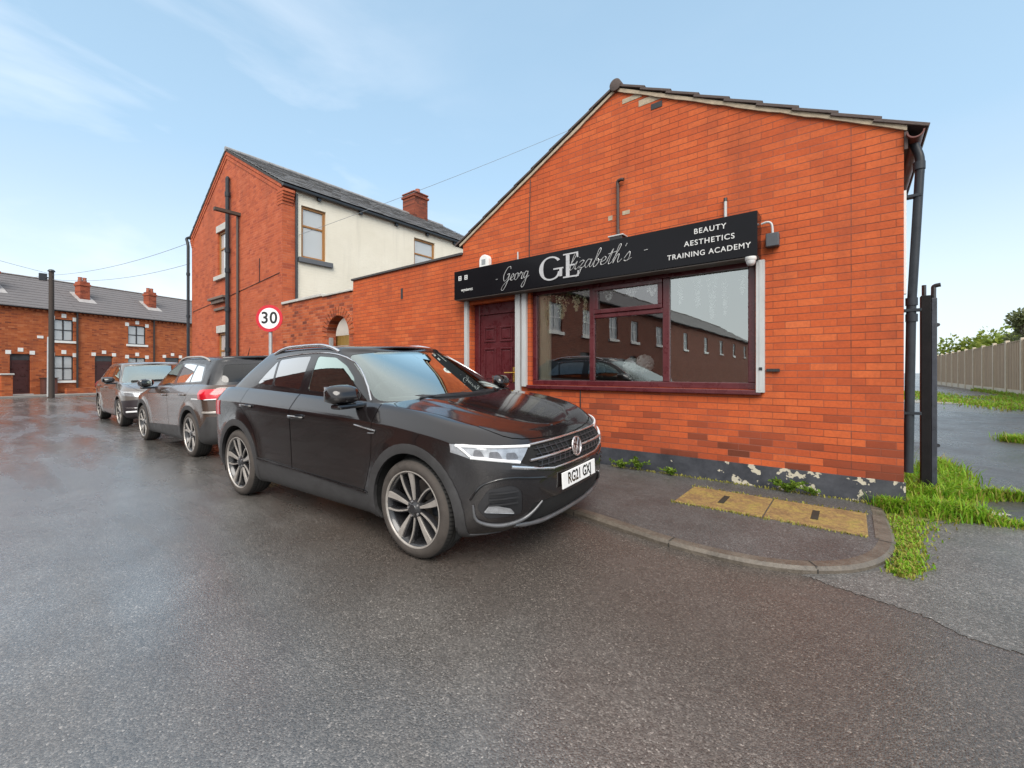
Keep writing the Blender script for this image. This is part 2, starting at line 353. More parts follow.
# gritty drier apron between kerb and alley
rr = random.Random(3)
top = [(.2, 5.4), (1.2, 5.42), (3.2, 5.45), (6, 5.45)]
low = [(6, 3.0), (4, 2.9), (2.4, 2.96), (1.5, 2.98), (1.0, 3.02), (.62, 2.98), (.44, 3.0), (.30, 3.10), (.16, 3.13), (.02, 3.18), (-.12, 3.24), (-.25, 3.28), (.1, 3.8)]
lo2 = []
for (xa, ya), (xb, yb) in zip(low, low[1:]):
    for k in range(9): t = k/9; lo2.append((xa+(xb-xa)*t+rr.uniform(-.012, .012), ya+(yb-ya)*t+rr.uniform(-.016, .016)+.02*sin(9*(xa+(xb-xa)*t))))
low = lo2+[low[-1]]
flat_poly('apron', top+low, .0025, APRON)
M_WATER = pm('standing_water', (.06, .06, .06), .10, var=.1, scale=3, spec=.6, rvar=.02)
def blob(cx, cy, rx, ry, rot=0, n=40, seed=0, k=.35):
    r_ = random.Random(seed); ph = [r_.uniform(0, 6.28) for _ in range(4)]; out = []
    for i in range(n):
        t = 2*pi*i/n; q = 1+k*(.5*sin(2*t+ph[0])+.35*sin(3*t+ph[1])+.2*sin(5*t+ph[2])+.12*sin(9*t+ph[3]))
        x, y = rx*q*cos(t), ry*q*sin(t); out.append((cx+x*cos(rot)-y*sin(rot), cy+x*sin(rot)+y*cos(rot)))
    return out


def alley_puddle(cx, cy, rx, ry, rot, seed):
    bm = bmesh.new(); f = bm.faces.new([bm.verts.new((x, y, zg(x, y)+.009)) for x, y in blob(cx, cy, rx, ry, rot, seed=seed)])
    tag(link('puddle', bm, M_WATER), kind='structure')
#alley_puddle(1.62, 8.0, .09, .55, -.12, 5); alley_puddle(1.95, 7.5, .07, .45, .05, 6); alley_puddle(1.80, 7.0, .05, .22, .3, 8); alley_puddle(1.38, 8.6, .05, .4, -.2, 18)
# pale concrete strip and verge across the head of the alley
sheet('concrete_strip', [.42, 2, 4.45], [16.8, 18.5], M_CONC, .006)

# ---- kerb and footway
kerb_path = [(-30, 3.38), (-14, 3.38), (-6, 3.38), (-2.6, 3.38), (-1.95, 3.36), (-1.5, 3.27), (-1.1, 3.19), (-.75, 3.17), (-.45, 3.21), (-.2, 3.32), (.02, 3.52), (.17, 3.80), (.245, 4.15), (.25, 4.55), (.23, 5.0), (.22, 5.3)]
KH = .042
kp = [(p.x, p.y) for p in catmull([(x, y, 0) for x, y in kerb_path], 8)]
def offset2(pts, d):
    out = []
    for i, p in enumerate(pts):
        a = pts[max(0, i-1)]; c = pts[min(len(pts)-1, i+1)]; tx, ty = c[0]-a[0], c[1]-a[1]; l = hypot(tx, ty); out.append((p[0]-ty/l*d, p[1]+tx/l*d))
    return out

kin = offset2(kp, .095)
kb = MB(); rows = []
for (ax, ay), (bx, by), (mx, my) in zip(kp, kin, offset2(kp, .022)):
    rows.append(kb._v([(ax, ay, -.05), (ax, ay, KH-.02), (mx, my, KH), (bx, by, KH+.002), (bx, by, -.05)]))
for a, b in zip(rows, rows[1:]):
    for k in range(4): kb.bm.faces.new((a[k], b[k], b[k+1], a[k+1]))
M_KERB = pm('kerb_stone', (.105, .088, .070), .5, var=.5, scale=5, bump=.7, bscale=30)
tag(kb.build('kerb', M_KERB, smooth=40), kind='structure')
pv = [p for p in kin if p[0] > -29.9]
flat_poly('pavement', [(-29.9, 3.4+.1)]+pv+[(.1, 5.33), (-29.9, 5.33)], KH, PAVE)
# joints between the kerb stones
jb = MB(); dist = 0; last = None
for (ax, ay), (bx, by) in zip(kp, kin):
    if last: dist += hypot(ax-last[0], ay-last[1])
    if ax > -4 and (last is None or dist > .9):
        dist = 0; d = Vector((bx-ax, by-ay, 0)); t = Vector((-d.y, d.x, 0)).normalized()*.004
        a = Vector((ax, ay, 0))-d*.01; b = Vector((bx, by, 0))
        jb.face([a-t+Vector((0, 0, KH+.003)), a+t+Vector((0, 0, KH+.003)), b+t+Vector((0, 0, KH+.005)), b-t+Vector((0, 0, KH+.005))])
        jb.face([a-t+Vector((0, -.002, .0)), a+t+Vector((0, -.002, 0)), a+t+Vector((0, -.002, KH-.01)), a-t+Vector((0, -.002, KH-.01))])
    last = (ax, ay)
tag(jb.build('kerb_joints', pm('joint_dirt', (.03, .028, .024), .9)), kind='structure')
# far footway in front of the brick row
TER_O = Vector((-34.3, 1.07, 0)); TER_RZ = atan2(.9508, -.3099)
TM = Matrix.Translation(TER_O) @ Matrix.Rotation(TER_RZ, 4, 'Z')
fb = MB(); fb.box(-30, 30, -2.0, 0.1, -.05, .07, TM)
tag(fb.build('far_pavement', pm('pale_flagstones', (.25, .235, .215), .6, var=.2, scale=1.2, bump=.2)), kind='structure')

# ================================================================== SHOP BUILDING
YW = 5.32
shop = thing('shop_building', 'single storey red brick shop with a tiled gable roof and black painted plinth', 'building', (-2.44, YW, 0))
BR = brick_mat('shop_brick', 'x', z0=.27)
BRY = brick_mat('shop_brick_side', 'y', z0=.27)
def wall_with_holes(outline_top, x0, x1, z0, holes, y, depth, xs_extra=()):
    """front face as a grid of rectangles and trapezoids under a sloping top line, with reveals round the holes"""
    m = MB(); xs = sorted(set([x0, x1]+[h[0] for h in holes]+[h[1] for h in holes]+[p[0] for p in outline_top]+list(xs_extra)))
    def topz(x):
        for (a, za), (b, zb) in zip(outline_top, outline_top[1:]):
            if a <= x <= b: return za+(zb-za)*(x-a)/(b-a)
        return outline_top[-1][1]
    for a, b in zip(xs, xs[1:]):
        mid = (a+b)/2; cuts = [(h[2], h[3]) for h in holes if h[0] < mid < h[1]]; z = z0
        for c0, c1 in sorted(cuts):
            if c0 > z: m.face([(a, y, z), (b, y, z), (b, y, c0), (a, y, c0)])
            z = c1
        m.face([(a, y, z), (b, y, z), (b, y, topz(b)), (a, y, topz(a))])
    for h in holes:
        a, b, c, d = h
        m.face([(a, y, c), (a, y+depth, c), (a, y+depth, d), (a, y, d)]); m.face([(b, y, c), (b, y, d), (b, y+depth, d), (b, y+depth, c)])
        m.face([(a, y, d), (a, y+depth, d), (b, y+depth, d), (b, y, d)]); m.face([(a, y, c), (b, y, c), (b, y+depth, c), (a, y+depth, c)])
    return m
XL, XR, ZE, ZA = -5.28, .37, 3.50, 4.985
WIN = (-3.84, -.83, 1.085, 2.52); DOOR = (-5.10, -4.10, .07, 2.42)
wm = wall_with_holes([(XL, ZE), (-2.44, ZA), (XR, ZE)], XL, XR, .0, [WIN, DOOR], YW, .22)
wm.build('front_wall', BR, shop)
sm = MB(); sm.box(XR-.22, XR-.001, YW+.003, 13.5, 0, ZE-.06); sm.box(XL+.001, XL+.22, YW+.23, 13.5, 0, ZE-.06)
sm.box(XL+.22, XR-.22, 13.28, 13.5, 0, ZE-.06); sm.build('side_wall', BRY, shop)
# flat-topped wall running on to the left
am = MB(); am.box(-8.70, XL-.002, YW+.004, YW+.24, 0, 3.30); am.box(-8.70, -8.48, YW+.24, 9.0, 0, 3.30)
am.build('annex_wall', BR, shop)
cm_ = MB(); cm_.box(-8.74, XL-.01, YW-.03, YW+.30, 3.302, 3.345); cm_.box(-8.74, -8.44, YW+.30, 9.0, 3.302, 3.345)
cm_.build('annex_coping', pm('dark_coping', (.055, .05, .05), .6, var=.3, scale=6), shop, bevel=.006)
pm_ = MB(); pm_.box(-4.09, XR+.012, YW-.018, YW-.003, .0, .27); pm_.box(-8.7, -5.12, YW-.018, YW-.003, .0, .27)
# plinth: black bitumen paint flaking off pale render
def plinth_mat():
    m, nt, b = new_mat('flaking_black_plinth'); t = N(nt, 'ShaderNodeTexCoord'); v = t.outputs['Object']
    a = noise_tex(nt, v, 7.5, 3, .5, .35); c = noise_tex(nt, v, 24, 3, .6); big = noise_tex(nt, v, 1.05, 2, .5)
    s = N(nt, 'ShaderNodeSeparateXYZ'); L(nt, v, s.inputs[0])
    f = mth(nt, 'ADD', mth(nt, 'ADD', mth(nt, 'MULTIPLY', a, .72), mth(nt, 'MULTIPLY', c, .22)), mth(nt, 'MULTIPLY', big, .22))
    xm = N(nt, 'ShaderNodeMapRange', inp={'From Min': -1.9, 'From Max': -1.0, 'To Min': -.16, 'To Max': .0}); L(nt, s.outputs[0], xm.inputs[0])
    f = mth(nt, 'ADD', f, xm.outputs[0])
    k = ramp(nt, f, [(.625, 0.), (.637, 1.)])
    blk = ramp(nt, noise_tex(nt, v, 5, 6, .7), [(.3, (.022, .025, .032)), (.7, (.072, .075, .088))])
    L(nt, mixc(nt, k, blk, mixc(nt, c, (.62, .56, .44), (.36, .33, .26))), b.inputs['Base Color']); L(nt, ramp(nt, k, [(0, .5), (1, .85)]), b.inputs['Roughness'])
    bp = N(nt, 'ShaderNodeBump', inp={'Strength': .6, 'Distance': .004}); L(nt, mth(nt, 'SUBTRACT', mth(nt, 'MULTIPLY', c, .5), k), bp.inputs['Height']); L(nt, bp.outputs[0], b.inputs['Normal'])
    return m
pm_.build('plinth', plinth_mat(), shop)
# roof: rows of interlocking tiles seen end-on, each row lapping the one below
M_TILE = pm('brown_concrete_tile', (.075, .055, .048), .75, var=.35, scale=7, bump=.4)
M_MORT = pm('verge_mortar', (.40, .33, .24), .85, var=.3, scale=14, bump=.6)
def tiled_slope(xa, za, xe, ze, y0, y1, rows, th=.030, lift=.042):
    m = MB(); dx, dz = (xe-xa)/rows, (ze-za)/rows; ln = hypot(dx, dz); ux, uz = dx/ln, dz/ln; nx, nz = (-uz, ux) if ux > 0 else (uz, -ux)
    if nz < 0: nx, nz = -nx, -nz
    for r in range(rows):
        a = (xa+dx*r, za+dz*r); b = (xa+dx*(r+1)+ux*.05, za+dz*(r+1)+uz*.05)
        q = [(a[0]+nx*.006, a[1]+nz*.006), (a[0]+nx*(.006+th), a[1]+nz*(.006+th)), (b[0]+nx*(lift+th), b[1]+nz*(lift+th)), (b[0]+nx*lift, b[1]+nz*lift)]
        m.prism(q, 'y', y0, y1)
    return m
tiled_slope(-2.44, ZA+.04, XR+.10, ZE-.045, YW-.045, 13.55, 9, lift=.030).build('roof', M_TILE, shop, bevel=.004)
tiled_slope(-2.44, ZA+.04, XL-.10, ZE-.03, YW-.045, 13.55, 9, lift=.02).build('roof', M_TILE, shop, bevel=.004)
vb = MB()
for xe in (XR+.02, XL-.06):
    sgn = 1 if xe > -2.44 else -1; n = 26; up = []; dn = []
    for i in range(n+1):
        t = i/n; x = -2.44+(xe+2.44)*t; z = ZA+(ZE-ZA)*t*(xe+2.44)/((XR+2.44)*sgn)
        up.append((x, z+.052)); dn.append((x, z-.004-rr.uniform(0, .012)))
    up = [(x, z-.016) for x, z in up]; vb.prism(up+dn[::-1], 'y', YW-.026, YW-.002)
vb.build('verge', M_MORT, shop)
rb = MB(); rb.lathe([(.001, YW-.06), (.065, YW-.06), (.078, YW-.055), (.078, 13.6), (.001, 13.6)], 'y', 20, (-2.44, 0, ZA+.06)); rb.build('ridge', M_TILE, shop, smooth=35)
# gutter, bargeboard end and downpipe on the alley side
gb = MB(); prof = [(XR+.075+.062*cos(a), ZE-.06+.062*sin(a)) for a in [pi+pi*k/10 for k in range(11)]]
inner = [(XR+.075+.05*cos(a), ZE-.06+.05*sin(a)) for a in [2*pi-pi*k/10 for k in range(11)]]
gb.prism(prof+inner, 'y', YW-.06, 13.5); gb.build('gutter', pm('rusty_red_gutter', (.115, .035, .028), .5, var=.35, scale=8), shop, smooth=40)
bb = MB(); bb.box(XR+.002, XR+.026, YW-.02, 13.5, ZE-.19, ZE-.03); bb.build('fascia_board', pm('old_brown_fascia', (.06, .03, .025), .6, var=.3), shop)
dp = MB(); px_ = XR+.115
dp.tube(catmull([(XR+.07, YW+.10, ZE-.09), (XR+.09, YW+.10, ZE-.16), (px_, YW+.10, ZE-.26), (px_, YW+.1, ZE-.4)], 6), .034, 12)
dp.tube([(px_, YW+.10, ZE-.38), (px_-.055, YW+.10, 1.9)], .034, 12); dp.tube([(px_-.057, YW+.10, 1.9), (px_-.078, YW+.10, .35)], .036, 12)
for z in (ZE-.33, 1.93, 1.78): dp.tube([(px_-(.004 if z > 2.5 else .055), YW+.10, z-.035), (px_-(.004 if z > 2.5 else .055), YW+.10, z+.035)], .044, 12)
dp.build('downpipe', M_PIPE, shop, smooth=40)
kb2 = MB()
for z in (2.9, 1.85, .9): kb2.box(XR+.001, px_+.01, YW+.06, YW+.14, z-.012, z+.012)
kb2.build('pipe_bracket', M_PIPE, shop)
wp = MB(); wp.box(XR+.001, XR+.02, YW+.03, YW+.09, 2.0, 2.95); wp.build('corner_strip', M_WHITEPVC, shop)

# old pipes, cables and repairs on the wall face
cb_ = MB(); cb_.tube([(-2.41, YW-.03, 3.02), (-2.41, YW-.03, 3.74)], .020, 10); cb_.tube(catmull([(-2.41, YW-.03, 3.70), (-2.41, YW-.035, 3.77), (-2.36, YW-.05, 3.78), (-2.32, YW-.05, 3.77)], 5), .022, 10)
cb_.build('old_pipe', pm('rusty_pipe', (.06, .035, .03), .6, var=.4, scale=15), shop, smooth=40)
cb_ = MB(); cb_.tube([(-1.12, YW-.03, 2.95), (-1.12, YW-.03, 3.20)], .016, 8); cb_.tube([(-4.07, YW-.02, 2.95), (-4.07, YW-.02, 3.14)], .012, 8); cb_.build('conduit', M_GREYWHITE, shop, smooth=40)
cb_ = MB(); cb_.tube([(-1.12, YW-.03, 3.20), (-1.12, YW-.03, 3.235)], .02, 8)
cb_.tube([(-3.86, YW-.008, 2.9), (-3.86, YW-.008, 3.5), (-3.84, YW-.008, 4.2)], .006, 6)
cb_.tube([(-2.98, YW-.008, .3), (-2.98, YW-.008, 1.03)], .008, 6)
cb_.build('cable', M_BLACKPL, shop)
cb_ = MB(); cb_.box(-2.56, -2.50, YW-.004, YW+.02, 3.30, 3.36); cb_.box(-2.36, -2.26, YW-.004, YW+.02, 3.33, 3.38); cb_.box(-2.14, -1.84, YW-.004, YW+.02, 4.66, 4.74); cb_.box(-2.36, -2.10, YW-.005, YW+.02, 4.78, 4.84)
cb_.build('mortar_patch', M_MORT, shop)
cb_ = MB(); cb_.box(-1.98, -1.84, YW-.006, YW+.02, 4.56, 4.63); cb_.box(-7.0, -6.94, YW-.003, YW+.02, 2.72, 2.93); cb_.build('air_vent', M_BLACKPL, shop)

# ---- shop window (frame with top-hung light), sill, panes
def bars(m, x0, x1, z0, z1, t, y0, y1, xs=(), zs=()):
    m.box(x0, x1, y0, y1, z0, z0+t); m.box(x0, x1, y0, y1, z1-t, z1)
    m.box(x0, x0+t, y0, y1, z0+t, z1-t); m.box(x1-t, x1, y0, y1, z0+t, z1-t)
YF = YW+.045
wfm = MB(); t = .075
wfm.box(WIN[0], WIN[1], YF, YF+.07, WIN[2], WIN[2]+t); wfm.box(WIN[0], WIN[1], YF, YF+.07, WIN[3]-t, WIN[3])
MUL = [(WIN[0]+.04, .075), (-2.83, .075), (-1.81, .085), (WIN[1]-.04, .075)]
for x, w_ in MUL: wfm.box(x-w_/2, x+w_/2, YF, YF+.07, WIN[2]+t, WIN[3]-t)
wfm.box(-2.7925, -1.8525, YF, YF+.07, 2.015, 2.075)
window = wfm.build('shop_window', M_MAROON, shop, bevel=.008)
ov = MB()   # opening casement of the top light stands proud
bars(ov, -2.79, -1.855, 2.077, 2.443, .055, YF-.018, YF+.05); ov.build('top_light', M_MAROON, window, bevel=.006)
M_SHOPGLASS = glass_mat('shop_window_glass', (.96, .98, .96), 1.5, boost=5.0); M_SHOPGLASS2 = glass_mat('shop_window_bright_refl_glass', (.93, .96, .95), 1.5, boost=9.0, refl=(.94, 1, .98))  # same glass in every pane; the right-hand copy has its sky reflection boosted
for a, b, c, d in ((-3.765, -2.865, 1.16, 2.445), (-2.795, -1.85, 1.16, 2.015), (-2.735, -1.91, 2.13, 2.39), (-1.768, -.907, 1.16, 2.445)):
    g = MB(); yy = YF+.03 if d < 2.1 or c < 1.5 else YF+.02
    g.face([(a, yy, c), (b, yy, c), (b, yy, d), (a, yy, d)]); g.build('pane', M_SHOPGLASS2 if a > -1.8 else M_SHOPGLASS, window)
sl = MB(); sl.box(WIN[0]-.05, WIN[1]+.06, YW-.05, YF-.002, 1.03, 1.084); sl.build('sill', M_MAROON, window, bevel=.008)
# room behind
rm = MB(); rm.box(-4.2, -.5, YW+.30, 8.2, .3, 2.9); room = rm.build('interior', pm('dim_shop_walls', (.10, .085, .075), .9, var=.1, scale=1), shop)
for p in room.data.polygons: p.flip()
bm = bmesh.new(); bm.from_mesh(room.data)
for f in list(bm.faces):
    if abs(f.calc_center_median().y-(YW+.30)) < .01: bm.faces.remove(f)
bm.to_mesh(room.data); bm.free()
# ---- door
dm = MB(); dx0, dx1, dz0, dz1 = DOOR; yd = YW+.10
dm.box(dx0, dx0+.12, yd, yd+.08, dz0, dz1); dm.box(dx1-.08, dx1, yd, yd+.08, dz0, dz1); dm.box(dx0+.12, dx1-.08, yd, yd+.08, 2.24, dz1)
door = dm.build('door', M_MAROON, shop, bevel=.006)
lf = MB(); lf.box(-4.975, -4.185, yd+.02, yd+.065, .16, 2.235)
leaf = lf.build('door_leaf', M_MAROON, door, bevel=.005)
pn = MB()
for x0, x1 in ((-4.89, -4.63), (-4.54, -4.28)):
    for z0, z1 in ((1.78, 2.03), (1.12, 1.68), (.34, .92)):
        bars(pn, x0, x1, z0, z1, .028, yd+.004, yd+.022); pn.box(x0+.05, x1-.05, yd+.008, yd+.022, z0+.05, z1-.05)
pn.build('panel_moulding', M_MAROON, door, bevel=.004)
lb = MB(); lb.box(-4.73, -4.44, yd-.002, yd+.022, .99, 1.06); lb.build('letter_box', M_BRASS, door, bevel=.004)
hb_ = MB(); hb_.box(-4.265, -4.225, yd+.002, yd+.022, 1.12, 1.36); hb_.tube([(-4.245, yd+.01, 1.27), (-4.245, yd-.04, 1.27), (-4.27, yd-.045, 1.27), (-4.40, yd-.045, 1.268)], .010, 8)
hb_.build('handle', M_BRASS, door, smooth=40)
st = MB(); st.box(dx0, dx1, YW-.02, yd+.16, .03, .158); st.build('doorstep', M_CONC, shop, bevel=.008)
# ---- shutter guide rails
for x0, x1, z0 in ((-5.20, -5.125, .1), (-4.10, -4.01, .14), (-3.975, -3.895, 1.06), (-.815, -.735, 1.06)):
    g = MB(); g.box(x0, x1, YW-.055, YW-.004, z0, 2.48); g.box(x0+.03, x0+.05, YW-.058, YW-.055, z0+.02, 2.47)
    g.build('shutter_rail', M_GREYWHITE, shop, bevel=.004)
bx = MB(); bx.box(-.815+.03, -.815+.06, YW-.064, YW-.056, 1.30, 1.33); bx.box(-.72, -.60, YW-.03, YW-.002, 1.285, 1.315); bx.build('lock_bracket', M_BLACKPL, shop)

# ================================================================== SHOP SIGN
sign = thing('shop_sign', 'long black fascia sign with silver script and monogram above shop window', 'sign', (-3.0, YW, 2.48))
SX0, SX1, SZ0, SZ1, SY = -5.27, -.775, 2.495, 2.965, YW-.22
def gloss_mat(name, col, rough=.08):
    return pm(name, col, rough, var=.1, scale=1.5, coat=.03, rvar=.03, spec=.14)
sb_ = MB(); sb_.box(SX0, SX1, SY, YW-.003, SZ0, SZ1); sb_.build('shutter_box', gloss_mat('black_acrylic', (.008, .008, .010), .16), sign, bevel=.006)
# soffit: worn brownish underside
so_ = MB(); so_.box(SX0+.01, SX1-.01, SY+.012, YW-.01, SZ0-.012, SZ0-.001); so_.build('soffit', pm('dusty_soffit', (.10, .085, .075), .6, var=.2), sign)
M_SILVER = pm('silver_lettering', (.50, .50, .50), .38, metal=.25, var=.12, scale=14)
M_WHITELET = pm('white_lettering', (.62, .62, .61), .45, var=.05)
YL = SY-.001
def put_text(s, size, cx, cz, name, align='CENTER', sx=1.0, sp=1.05, mat=None):
    b = text_mesh(s, size, align, .003, sp, .0006)
    M = Matrix.Translation((cx, YL-.003, cz)) @ Matrix.Rotation(radians(90), 4, 'X') @ Matrix.Diagonal((sx, 1, 1, 1))
    b.transform(M); return link(name, b, mat or M_WHITELET, sign)
put_text("BEAUTY", .083, -1.24, 2.862, 'lettering', sx=1.0, sp=1.16); put_text("AESTHETICS", .083, -1.25, 2.738, 'lettering', sx=1.02, sp=1.16); put_text("TRAINING ACADEMY", .083, -1.27, 2.612, 'lettering', sx=.98, sp=1.14)
# small icons and account line at the left end
ic = MB()
for cx in (-5.19+.06, -4.99):
    ic = MB(); bars(ic, cx-.033, cx+.033, 2.80, 2.875, .014, YL-.004, YL); ic.box(cx-.012, cx+.012, YL-.004, YL, 2.825, 2.85); ic.build('social_icon', M_WHITELET, sign)
put_text("wysterct", .07, -4.97, 2.635, 'lettering', sx=1.0)
# script lettering drawn as pen strokes
GL = {
 'G': [[(1.15, 1.75), (.95, 2.15), (.45, 1.9), (.1, .95), (.35, .12), (.8, .25), (1.1, 1.0), (.72, .95), (1.12, 1.02), (1.0, -.3), (.6, -1.25), (.18, -1.1), (.5, -.4), (1.5, .35)]],
 'e': [[(0, .35), (.45, .55), (.5, .85), (.3, 1), (.08, .6), (.2, .06), (.55, .1), (.8, .4)]],
 'o': [[(.45, 1), (.12, .8), (.1, .2), (.4, 0), (.66, .35), (.55, .9), (.4, .95), (.9, .8)]],
 'r': [[(0, .4), (.22, 1.05), (.3, .82), (.6, .86), (.5, .2), (.68, 0), (.9, .35)]],
 'g': [[(.6, .9), (.25, 1), (.05, .5), (.25, .05), (.55, .4), (.66, .95), (.5, -.8), (.2, -1.25), (0, -.9), (.4, -.2), (1.0, .35)]],
 'i': [[(0, .35), (.25, 1), (.22, .2), (.4, 0), (.62, .35)], [(.36, 1.42), (.42, 1.48)]],
 'z': [[(0, .8), (.25, 1), (.5, .85), (.12, .1), (.42, .1), (.36, -.7), (.1, -.95), (.3, -.2), (.78, .35)]],
 'a': [[(.6, .9), (.25, 1), (.05, .45), (.25, 0), (.55, .4), (.65, 1), (.6, .2), (.75, 0), (1, .35)]],
 'b': [[(0, .35), (.42, 1.7), (.32, 2.15), (.18, 1.8), (.15, .1), (.4, 0), (.6, .5), (.42, .9), (.3, .7), (.85, .7)]],
 't': [[(0, .35), (.3, 1.75), (.24, .2), (.4, 0), (.7, .35)], [(-.1, 1.2), (.75, 1.35)]],
 'h': [[(0, .35), (.38, 1.85), (.28, 2.15), (.16, 1.8), (.12, 0), (.3, .8), (.5, .95), (.55, .2), (.7, 0), (.95, .35)]],
 's': [[(0, .35), (.34, 1.05), (.5, .5), (.36, .03), (.06, .12), (.3, .0), (.75, .3)]],
 'l': [[(0, .35), (.42, 1.65), (.34, 2.15), (.18, 1.8), (.18, .25), (.36, 0), (.62, .35)]],
 "'": [[(.1, 2.1), (.02, 1.75)]], '-': [[(0, .55), (.45, .6)]],
}
ADV = {'G': 1.45, 'e': .72, 'o': .82, 'r': .82, 'g': .92, 'i': .55, 'z': .7, 'a': .92, 'b': .78, 't': .6, 'h': .86, 's': .65, 'l': .55, "'": .3, '-': .9}
def script(s, x, z, size, slant=.30, rad=.0044, xw=1.0):
    m = MB()
    for ch in s:
        for st_ in GL[ch]:
            pts = [(x+(p[0]+slant*p[1])*size*xw, YL-.004, z+p[1]*size) for p in st_]
            c = catmull(pts, 6); n = len(c); m.tube(c, [rad*(.55+.6*abs(sin(2.2*pi*i/n+.4))) for i in range(n)], 5)
        x += ADV[ch]*size*xw
    return m
sc = script("-", -4.36, 2.665, .085); sc.build('script_lettering', M_SILVER, sign)
script("Georg", -4.22, 2.66, .100, xw=1.05).build('script_lettering', M_SILVER, sign, smooth=60)
script("lizabeth's", -3.05, 2.665, .104, xw=1.28).build('script_lettering', M_SILVER, sign, smooth=60)
script("-", -2.00, 2.70, .10).build('script_lettering', M_SILVER, sign)
# monogram: a thick-and-thin round G running into a serifed E
mg = MB(); gx, gz, RX, RZ = -3.33, 2.735, .195, .168
o_, i_ = [], []
for k in range(49):
    a = radians(38)+radians(300)*k/48; o_.append((gx+RX*cos(a), gz+RZ*sin(a))); th = .022+.045*abs(cos(a))**1.5
    i_.append((gx+(RX-th)*cos(a), gz+(RZ-.022)*sin(a)))
for k in range(48):
    mg.prism([o_[k], o_[k+1], i_[k+1], i_[k]], 'y', YL-.007, YL)
mg.box(gx+.045, gx+.205, YL-.0075, YL-.0005, gz-.027, gz-.007); mg.box(gx+.145, gx+.187, YL-.0085, YL-.0002, gz-.13, gz-.011)
ex = gx+.25
mg.box(ex, ex+.055, YL-.008, YL-.0003, gz-.165, gz+.165)
for z0, z1, l in ((.147, .165, .19), (-.011, .009, .135), (-.165, -.145, .20)): mg.box(ex-.045 if l > .15 else ex, ex+l, YL-.009, YL-.0001, gz+z0, gz+z1)
mg.box(ex+.172, ex+.19, YL-.0095, YL-.0004, gz+.09, gz+.164); mg.box(ex+.182, ex+.20, YL-.0095, YL-.0004, gz-.164, gz-.09)
mg.build('monogram', pm('silver_monogram', (.50, .50, .51), .35, metal=.3, var=.15, scale=12), sign)
# things on and beside the sign
ab = thing('alarm_box', 'white arched alarm bell box on brick wall above sign', 'alarm box', (-4.66, YW-.11, 2.97))
pts = [(-.10, 0), (.10, 0)]+[(.10*cos(a), .12+.085*sin(a)) for a in [pi*k/12 for k in range(13)]]
q = MB(); q.prism([(x-4.72, z+2.99) for x, z in pts], 'y', YW-.09, YW-.004); q.build('cover', M_WHITEPVC, ab, bevel=.01)
q = MB(); q.box(-4.765, -4.68, YW-.093, YW-.0905, 3.03, 3.12); q.build('badge', pm('grey_label', (.25, .27, .28), .5), ab)
fl = thing('floodlight', 'small black floodlight with pale top fixed above middle of sign', 'lamp', (-2.55, YW-.15, 2.97))
q = MB(); q.box(-2.47, -2.30, YW-.16, YW-.03, 2.968, 3.02); q.tube([(-2.39, YW-.05, 3.0), (-2.40, YW-.03, 3.14)], .016, 8); q.build('body', M_BLACKPL, fl, bevel=.008)
q = MB(); q.box(-2.49, -2.28, YW-.165, YW-.02, 3.021, 3.04); q.build('hood', M_GREYWHITE, fl, bevel=.006)
q = MB(); q.box(-2.485, -2.295, YW-.018, YW-.003, 3.05, 3.36); q.build('wall_plate', pm('mottled_plate', (.25, .17, .13), .6, var=.5, scale=14), fl) if False else q.bm.free()
cmr = thing('security_camera', 'small white dome camera under right end of sign', 'camera', (-.86, SY+.05, 2.44))
q = MB(); q.lathe([(.001, 2.49), (.055, 2.49), (.055, 2.462), (.047, 2.452)], 'z', 20, (-.84, SY+.02, 0)); q.build('base', M_WHITEPVC, cmr, smooth=40)
q = MB(); q.lathe([(.047, 2.452), (.043, 2.425), (.03, 2.405), (.001, 2.395)], 'z', 20, (-.84, SY+.02, 0)); q.build('dome', pm('pale_dome', (.6, .6, .6), .15, coat=.5), cmr, smooth=60)
jb_ = thing('junction_box', 'grey cable box fixed to brick at right end of sign', 'junction box', (-.66, YW, 2.6))
q = MB(); q.box(-.72, -.60, YW-.09, YW-.003, 2.60, 2.74); q.build('box', pm('dark_grey_box', (.06, .065, .075), .5), jb_, bevel=.008)
q = MB(); q.tube(catmull([(-.66, YW-.05, 2.74), (-.67, YW-.05, 2.84), (-.71, YW-.05, 2.87), (-.765, YW-.05, 2.86)], 5), .012, 8); q.build('cable', M_GREYWHITE, jb_)

# ---- things in the window
FL = pm('cream_blossom', (.96, .90, .62), .7, var=.15, scale=25); FLW = pm('white_blossom', (.96, .96, .93), .7, var=.1, scale=25); M_VINE = pm('vine_green', (.10, .13, .05), .7, var=.4, scale=20)
def hanging(x, y, ztop, ln, r0, mat, label, seed, grp):
    t_ = thing('hanging_flowers', label, 'hanging flowers', (x, y, ztop), group=grp)
    r_ = random.Random(seed); m = MB()
    r0 *= 1.25
    for k in range(int(ln*r0*5200)+40):
        u = r_.random()**.8; a = r_.uniform(0, 6.28); rr_ = r0*(1-u)**.6*sqrt(r_.random()); c = Vector((rr_*cos(a), rr_*sin(a)*.6, -u*ln)); s = r_.uniform(.012, .024)
        q = [c+Vector((r_.uniform(-s, s), r_.uniform(-s, s), r_.uniform(-s, s))) for _ in range(4)]; m.face(q)
    m.build('blossom', mat, t_, world=False)
    v = MB(); v.tube([(0, 0, .1), (0, 0, -ln*.8)], .004, 5)
    for k in range(14): p = Vector((r_.uniform(-r0, r0), r_.uniform(-.03, .03), r_.uniform(-.06, .06))); v.face([p, p+Vector((.03, .005, .02)), p+Vector((.05, .0, -.01))])
    v.build('stem', M_VINE, t_, world=False)
